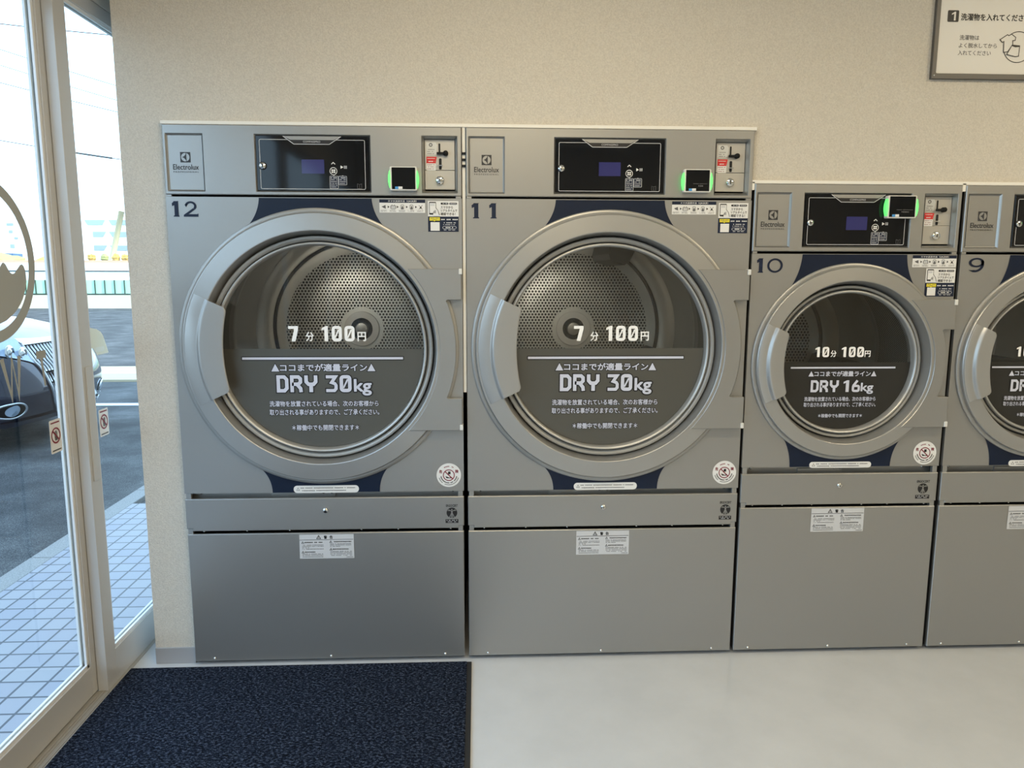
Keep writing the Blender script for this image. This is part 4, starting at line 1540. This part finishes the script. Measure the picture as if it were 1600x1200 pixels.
w.text('洗濯物は', 2.6115, 2.1555, 2.6785, 2.1715, yb_, 'grey_ink', 0.012)
w.text('よく脱水してから', 2.6110, 2.1310, 2.7415, 2.1465, yb_, 'grey_ink', 0.012)
w.text('入れてください', 2.6100, 2.1075, 2.7230, 2.1230, yb_, 'grey_ink', 0.012)
w.ring(2.8140, 2.1360, .0475, .0500, yb_, 'black_ink', 60)
# T-shirt and skirt drawn over the circle
ts = [(2.7500, 2.1585), (2.7740, 2.1745), (2.7790, 2.1715), (2.7880, 2.1765), (2.8030, 2.1665), (2.8020, 2.1570), (2.7935, 2.1560), (2.7950, 2.1440), (2.7800, 2.1210),
      (2.7655, 2.1185), (2.7640, 2.1530), (2.7585, 2.1500)]
w.poly(ts[::-1], yb_ - .0004, 'board_white')
w.stroke(ts, .0026, yb_ - .0008, 'black_ink', True)
sk = [(2.7930, 2.1420), (2.8190, 2.1400), (2.8180, 2.1070), (2.8060, 2.1055), (2.7770, 2.1120)]
w.poly(sk[::-1], yb_ - .0010, 'board_white')
w.stroke(sk, .0024, yb_ - .0014, 'black_ink', True)
w.stroke([(2.7925, 2.1410), (2.8040, 2.1375), (2.8190, 2.1385)], .0048, yb_ - .0016, 'black_ink')
w.build('board_lettering', sb, xf)

# ------------------------------------------------------------------ outside: ground
GZ = -0.05
w = MB().box(-1.150, -0.345, -9, 1.78, GZ - .15, GZ, 'pavement_tile')
o = w.build('floor_tiles', None, Matrix.Identity(4))
o['kind'] = 'structure'
w = MB().box(-1.150, -0.90, 1.78, 2.10, GZ - .15, GZ, 'pavement_tile')
w.box(-0.90, -0.25, 1.78, 9, GZ - .15, GZ - .002, 'kerb_stone')
struct(w.build('floor_pavement'))
for i in range(16):
    w = MB().box(-1.262, -1.150, -6.6 + i * .6 + .003, -6.0 + i * .6 - .003, GZ - .15, GZ + .001, 'kerb_stone', .006)
    o = w.build('kerb')
    struct(o)
w = MB().box(-60, 12, -14, 80, GZ - .4, GZ - .03, 'asphalt')
struct(w.build('ground'))
w = MB().box(-12, -0.9, 5.82, 5.97, GZ - .03, GZ - .028, 'road_paint')
tag(w.build('parking_line'), 'white parking line painted on the asphalt behind the car', 'line')
w = MB().box(-30, 0, 7.65, 9.10, GZ - .03, GZ + .0, 'kerb_sand')
w.box(-30, 0, 8.2, 8.5, GZ - .03, GZ + .004, 'road_paint')
struct(w.build('sidewalk'))
# neighbouring building that keeps the forecourt in shade
w = MB().box(-0.35, 8, ROOM_F - .1, 1.7, CEIL + .25, 4.3, 'exterior_wall')
struct(w.build('roof'))
w = MB().box(-0.30, 8, 1.72, 5.9, -0.05, 4.3, 'exterior_wall')
struct(w.build('wall_exterior'))

# ------------------------------------------------------------------ outside: far side of the road
w = MB().box(-60, 6, 28.0, 28.4, GZ - .03, .44, 'concrete')
tag(w.build('retaining_wall'), 'low pale concrete wall along the far side of the road', 'wall')
fe = empty('fence', (-12, 28.2, .44), 'green panel fence with dark posts on the low concrete wall', 'fence')
xf = Matrix.Translation((12, -28.2, -.44))
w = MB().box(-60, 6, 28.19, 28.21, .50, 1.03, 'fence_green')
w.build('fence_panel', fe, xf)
w = MB().box(-60, 6, 28.15, 28.19, .44, .50, 'fence_post')
w.build('fence_rail', fe, xf)
for i in range(24):
    w = MB().box(-17.5 + i * .38, -17.47 + i * .38, 28.13, 28.17, .44, 1.03, 'fence_post')
    w.build('fence_post', fe, xf)
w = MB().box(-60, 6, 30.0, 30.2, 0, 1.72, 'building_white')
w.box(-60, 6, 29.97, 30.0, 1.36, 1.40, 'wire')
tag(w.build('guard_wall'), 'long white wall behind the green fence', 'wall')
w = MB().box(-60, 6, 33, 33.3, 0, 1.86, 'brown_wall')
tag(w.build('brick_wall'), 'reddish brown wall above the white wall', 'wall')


def blob(mb, cx, cy, cz, r, rz, mt, seed):
    bm = bmesh.new()
    bmesh.ops.create_icosphere(bm, subdivisions=3, radius=1)
    rnd = random.Random(seed)
    ph = [rnd.uniform(0, 6) for _ in range(6)]
    for v in bm.verts:
        k = 1 + .13 * math.sin(v.co.x * 5 + ph[0]) * math.sin(v.co.y * 6 + ph[1]) + .10 * math.sin(v.co.z * 9 + ph[2]) + rnd.uniform(-.08, .08)
        v.co = Vector((cx + v.co.x * r * k, cy + v.co.y * r * k, cz + v.co.z * rz * k))
    mb.from_bm(bm, mt)


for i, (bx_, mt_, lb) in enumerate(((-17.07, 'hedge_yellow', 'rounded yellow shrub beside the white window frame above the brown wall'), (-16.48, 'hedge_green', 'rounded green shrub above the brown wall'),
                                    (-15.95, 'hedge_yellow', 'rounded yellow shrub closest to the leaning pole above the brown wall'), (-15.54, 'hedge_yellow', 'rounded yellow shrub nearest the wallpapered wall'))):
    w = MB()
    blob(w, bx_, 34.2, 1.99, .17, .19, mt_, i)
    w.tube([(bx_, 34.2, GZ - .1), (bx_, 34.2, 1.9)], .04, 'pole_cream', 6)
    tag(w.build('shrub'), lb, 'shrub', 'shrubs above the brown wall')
bd = empty('parking_building', (-34, 62, 0), 'long white building with rows of dark slots beyond the road', 'building')
xf = Matrix.Translation((34, -62, 0))
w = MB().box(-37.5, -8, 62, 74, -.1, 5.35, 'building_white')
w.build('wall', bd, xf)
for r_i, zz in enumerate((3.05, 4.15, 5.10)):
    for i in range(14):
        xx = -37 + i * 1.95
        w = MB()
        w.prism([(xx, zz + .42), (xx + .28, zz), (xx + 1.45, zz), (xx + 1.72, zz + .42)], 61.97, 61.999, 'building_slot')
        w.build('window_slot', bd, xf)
w = MB()
w.tube([(-21.28, 44, GZ - .1), (-20.74, 44, 1.96), (-19.97, 44, 4.88)], .16, 'pole_cream', 10)
tag(w.build('leaning_pole'), 'pale leaning pole standing in front of the slotted building', 'pole')
# house and greenery seen through the sliding door
hs = empty('house', (-36, 48, 0), 'pale house with small dark windows beyond the fence, seen through the sliding door', 'building')
xf = Matrix.Translation((36, -48, 0))
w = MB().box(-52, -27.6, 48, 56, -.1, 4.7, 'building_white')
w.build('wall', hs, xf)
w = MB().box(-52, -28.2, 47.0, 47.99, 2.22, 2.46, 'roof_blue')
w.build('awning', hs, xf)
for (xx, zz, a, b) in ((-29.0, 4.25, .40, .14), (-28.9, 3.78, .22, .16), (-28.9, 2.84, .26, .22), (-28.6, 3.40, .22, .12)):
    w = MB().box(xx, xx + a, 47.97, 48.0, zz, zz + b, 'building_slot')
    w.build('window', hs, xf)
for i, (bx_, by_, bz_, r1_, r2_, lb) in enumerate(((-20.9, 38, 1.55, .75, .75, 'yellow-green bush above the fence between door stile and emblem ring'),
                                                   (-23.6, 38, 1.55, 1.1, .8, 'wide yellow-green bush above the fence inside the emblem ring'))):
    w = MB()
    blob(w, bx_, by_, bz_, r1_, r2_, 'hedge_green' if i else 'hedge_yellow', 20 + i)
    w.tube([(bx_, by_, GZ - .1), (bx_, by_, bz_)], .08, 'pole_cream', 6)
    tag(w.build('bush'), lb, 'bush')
mr = empty('traffic_mirror', (-16.78, 30.6, GZ - .03), 'round pale blue mirror with a dark rim on a post, beside the door stile', 'mirror')
xf = Matrix.Translation((16.78, -30.6, -(GZ - .03)))
w = MB().lathe([(.001, 30.62), (.20, 30.625), (.34, 30.66), (.34, 30.70), (.001, 30.70)], 'mirror_blue', -16.78, 2.80, 36)
w.build('mirror_face', mr, xf)
w = MB().lathe([(.34, 30.60), (.375, 30.60), (.375, 30.70), (.34, 30.70)], 'fence_post', -16.78, 2.80, 36)
w.build('mirror_rim', mr, xf)
w = MB().tube([(-16.78, 30.75, GZ - .03), (-16.78, 30.75, 2.9)], .04, 'building_white', 10)
w.build('post', mr, xf)
# overhead wires
for wi, (p0, sl, rr, lb) in enumerate((((-15.5, 9.87), -.085, .014, 'topmost overhead wire across the white sky'),
                      ((-15.6, 9.02), -.300, .011, 'second overhead wire from the top, steeply falling'),
                      ((-15.7, 8.51), -.290, .011, 'third overhead wire from the top, just above the middle one'),
                      ((-15.7, 7.91), -.240, .013, 'fourth overhead wire from the top, in the middle of the sky'),
                      ((-15.9, 5.95), -.150, .016, 'lowest overhead wire, with a thick dark sleeve, above the slotted building'))):
    w = MB()
    kq = (24.0 + wi * 1.2 + 2.559) / 28.559
    far = lambda p: (1.009 + (p[0] - 1.009) * kq, -2.559 + (p[1] + 2.559) * kq, 1.39 + (p[2] - 1.39) * kq)
    pts = [far((xx, 26.0, p0[1] + sl * (xx - p0[0]) + .004 * (xx + 14) ** 2)) for xx in range(-34, 9, 2)]
    w.tube(pts, rr, 'wire', 6)
    if sl == -.150:
        w.tube([far((xx, 25.99, p0[1] + sl * (xx - p0[0]) + .004 * (xx + 14) ** 2)) for xx in (-13.3, -12.9, -12.5, -12.05)], .034, 'wire', 8)
    tag(w.build('overhead_wire'), lb, 'wire', 'overhead wires')

# brick building down the street, behind the viewpoint: out of view, added to darken reflections in the dryers' glass
w = MB().box(-9, -.6, -20, -14, GZ - .03, 2.35, 'brick')
struct(w.build('wall_brick'))
# ------------------------------------------------------------------ the parked car
CY, NX = 4.20, -2.56                       # centre line and nose


def front_x(dy, z):
    """x of the nose surface at offset dy from the centre line and height z"""
    a = abs(dy) / .90
    x = NX - .17 * a ** 2.4 - (.16 * max(0, a - .80) / .2 if a > .80 else 0)
    if z > .42:
        x -= .22 * ((z - .42) / .45) ** 1.6
    else:
        x -= .10 * ((.42 - z) / .3) ** 2
    return x


car = empty('car', (-4.9, CY, GZ - .03), 'dark navy sedan with chrome grille parked nose-in outside the glass door', 'car')
cxf = Matrix.Translation((4.9, -CY, -(GZ - .03)))


def surf(mb, grid, off, mt, smooth=True):
    """grid: rows of (dy, z) on the nose surface"""
    vs = [(front_x(a, b) + off, CY + a, b) for row in grid for a, b in row]
    nc = len(grid[0])
    fs = [(i * nc + j, i * nc + j + 1, (i + 1) * nc + j + 1, (i + 1) * nc + j) for i in range(len(grid) - 1) for j in range(nc - 1)]
    return mb.add(vs, fs, mt, smooth)


def lerp_rows(bottom, top, n):
    return [[(a[0] + (b[0] - a[0]) * i / n, a[1] + (b[1] - a[1]) * i / n) for a, b in zip(bottom, top)] for i in range(n + 1)]


def line_pts(a, b, n):
    return [(a[0] + (b[0] - a[0]) * i / n, a[1] + (b[1] - a[1]) * i / n) for i in range(n + 1)]


# bumper and nose skin
b = MB()
surf(b, lerp_rows(line_pts((-.90, .17), (.90, .17), 48), line_pts((-.90, .80), (.90, .80), 48), 24), 0, 'car_paint')
# hood, wings, cabin as lofted cross-sections along x
secs = []
for (x_, hw_, zs, zt_) in ((NX - .30, .66, .72, .86), (NX - .45, .78, .74, .92), (NX - .75, .86, .78, .98), (NX - 1.3, .90, .80, 1.04), (NX - 1.55, .905, .82, 1.07)):
    row = [(x_, -hw_, .25), (x_, -hw_ - .005, .50), (x_, -hw_, zs), (x_, -hw_ * .93, zs + (zt_ - zs) * .55)]
    for k_ in range(-8, 9):
        u = k_ / 9
        row.append((x_, hw_ * u, zt_ - (zt_ - zs) * .35 * abs(u) ** 3))
    row += [(x_, hw_ * .93, zs + (zt_ - zs) * .55), (x_, hw_, zs), (x_, hw_ + .005, .50), (x_, hw_, .25)]
    secs.append(row)
nc = len(secs[0])
front = [(front_x(p[1], .80), p[1], .80) for p in secs[0]]
front = [(front_x(max(-.88, min(.88, p[1])), min(p[2], .80)), p[1], min(p[2], .81)) for p in secs[0]]
allr = [front] + secs
vs = [(p[0], CY + p[1], p[2]) for row in allr for p in row]
fs = [(i * nc + j, i * nc + j + 1, (i + 1) * nc + j + 1, (i + 1) * nc + j) for i in range(len(allr) - 1) for j in range(nc - 1)]
b.add(vs, fs, 'car_paint', True)
# sides, boot
bm = bmesh.new()
prof = [(NX - 1.5, .22), (NX - 1.5, .98), (NX - 2.0, 1.02), (NX - 3.6, 1.02), (NX - 4.6, .98), (NX - 4.72, .6), (NX - 4.6, .25)]
vs = [(x_, CY + s_ * .895, z_) for s_ in (-1, 1) for x_, z_ in prof]
k_ = len(prof)
b.add(vs, [tuple(range(k_)), tuple(range(2 * k_ - 1, k_ - 1, -1))] + [(i, k_ + i, k_ + (i + 1) % k_, (i + 1) % k_) for i in range(k_)], 'car_paint')
bm.free()
b.build('body', car, cxf)
# cabin glasshouse
b = MB()
lo = [(NX - 1.35, .78, 1.05), (NX - 3.95, .78, 1.02)]
hi = [(NX - 2.15, .60, 1.44), (NX - 3.25, .60, 1.43)]
vs = []
for (x_, hw_, z_) in lo + hi:
    vs += [(x_, CY - hw_, z_), (x_, CY + hw_, z_)]
b.add(vs, [(0, 1, 5, 4), (2, 6, 7, 3), (0, 4, 6, 2), (1, 3, 7, 5), (4, 5, 7, 6)], 'car_glass')
b.build('windscreen', car, cxf)
b = MB().box(NX - 3.3, NX - 2.1, CY - .60, CY + .60, 1.425, 1.455, 'car_paint', .012)
b.build('roof', car, cxf)
# grille: dark field, slats, chrome surround
gt, gb = .80, .22


def gw(z):
    k = [(.19, .185), (.30, .272), (.45, .328), (.60, .362), (.64, .388), (.86, .402)]
    for (z0_, w0_), (z1_, w1_) in zip(k, k[1:]):
        if z <= z1_:
            return w0_ + (w1_ - w0_) * max(0, (z - z0_)) / (z1_ - z0_)
    return k[-1][1]



b = MB()
rows = [[(u / 12 * gw(z), z) for u in range(-12, 13)] for z in [gb + (gt - gb) * i / 14 for i in range(15)]]
surf(b, rows, .006, 'car_black')
grille = b.build('grille', car, cxf)
b = MB()
for i in range(-9, 10):
    u = i / 9.5
    pts = []
    for k_ in range(13):
        z = .56 + (.775 - .56) * k_ / 12
        a = u * gw(z)
        pts.append((front_x(a, z) + .016, CY + a, z))
    b.tube(pts, .0095, 'slat_chrome', 8)
    for z0_, z1_ in ((.47, .545), (.385, .455), (.30, .37)):
        if abs(u) < .97:
            pts = [(front_x(u * gw(z), z) + .014, CY + u * gw(z), z) for z in (z0_, (z0_ + z1_) / 2, z1_)]
            b.tube(pts, .0065, 'slat_chrome', 6)
b.build('grille_slats', grille, cxf)
b = MB()
for sg in (-1, 1):
    pts = []
    for k_ in range(20):
        z = .20 + (.80 - .20) * k_ / 19
        a = sg * (gw(z) + .012)
        pts.append((front_x(a, z) + .012, CY + a, z))
    b.tube(pts, .011, 'slat_chrome', 8)
top_row = line_pts((-.50, .800), (.50, .800), 24)
surf(b, lerp_rows(line_pts((-.40, .785), (.40, .785), 24), [(a, .825 + .10 * a * a) for a, _ in line_pts((-.43, 0), (.43, 0), 24)], 4), .014, 'chrome')
b.build('grille_surround', grille, cxf)
# headlights
for sg in (-1, 1):
    inner0, inner1 = .405, .425
    b = MB()
    bot = [(sg * (inner0 + (.86 - inner0) * i / 10), .632 + .14 * (i / 10) ** .8) for i in range(11)]
    tp = [(sg * (inner1 + (.87 - inner1) * i / 10), .838 - .02 * (i / 10)) for i in range(11)]
    if sg < 0:
        bot, tp = bot[::-1], tp[::-1]
    surf(b, lerp_rows(bot, tp, 6), .012, 'lens_clear')
    hl = b.build('headlight', car, cxf)
    for a, z, r in ((.475, .725, .052), (.585, .745, .058), (.70, .765, .045)):
        px_ = front_x(a, z) + .020
        b = MB()
        ring = []
        for q_, (rr, dx) in enumerate(((r, 0), (r * .85, .012), (r * .55, .002), (r * .3, .016), (.001, .022))):
            ring.append([(px_ + dx, CY + sg * a + rr * math.cos(t_ * math.pi / 10), z + rr * math.sin(t_ * math.pi / 10)) for t_ in range(20)])
        vs = [p for row in ring for p in row]
        fs = [(i * 20 + j, i * 20 + (j + 1) % 20, (i + 1) * 20 + (j + 1) % 20, (i + 1) * 20 + j) for i in range(4) for j in range(20)]
        b.add(vs, fs, 'chrome', True)
        b.build('headlight_lamp', hl, cxf)
    # fog lamp pod
    b = MB()
    ca_, cz_ = sg * .70, .285
    ring = []
    for (ra, rz_, dx) in ((.115, .068, .004), (.110, .063, .016), (.098, .054, .006), (.050, .046, .004), (.001, .001, .012)):
        ring.append([(ca_ + ra * math.cos(t_ * math.pi / 14), cz_ + rz_ * math.sin(t_ * math.pi / 14), dx) for t_ in range(28)])
    vs = [(front_x(a, z) + dx + .004, CY + a, z) for row in ring for a, z, dx in row]
    fs = [(i * 28 + j, i * 28 + (j + 1) % 28, (i + 1) * 28 + (j + 1) % 28, (i + 1) * 28 + j) for i in range(4) for j in range(28)]
    b.add(vs, fs[:56], 'slat_chrome', True)
    b.add(vs, fs[56:84], 'car_black', True)
    b.add(vs, fs[84:], 'lens_clear', True)
    b.build('fog_lamp', car, cxf)
b = MB()
surf(b, lerp_rows(line_pts((-.86, .150), (.86, .150), 40), line_pts((-.88, .190), (.88, .190), 40), 3), .022, 'car_paint')
b.build('front_lip', car, cxf)
for wx_ in (NX - .92, NX - 3.65):
    for sg in (-1, 1):
        b = MB()
        yy = CY + sg * .80
        b.lathe([(.20, yy - .10), (.30, yy - .10), (.315, yy - .08), (.315, yy + .08), (.30, yy + .10), (.20, yy + .10)], 'tyre', wx_, GZ - .03 + .315, 40)
        wh = b.build('wheel', car, cxf)
        b = MB()
        b.lathe([(.205, yy + sg * .09), (.19, yy + sg * .07), (.06, yy + sg * .085), (.001, yy + sg * .09)], 'bezel_paint', wx_, GZ - .03 + .315, 32)
        b.build('wheel_rim', wh, cxf)
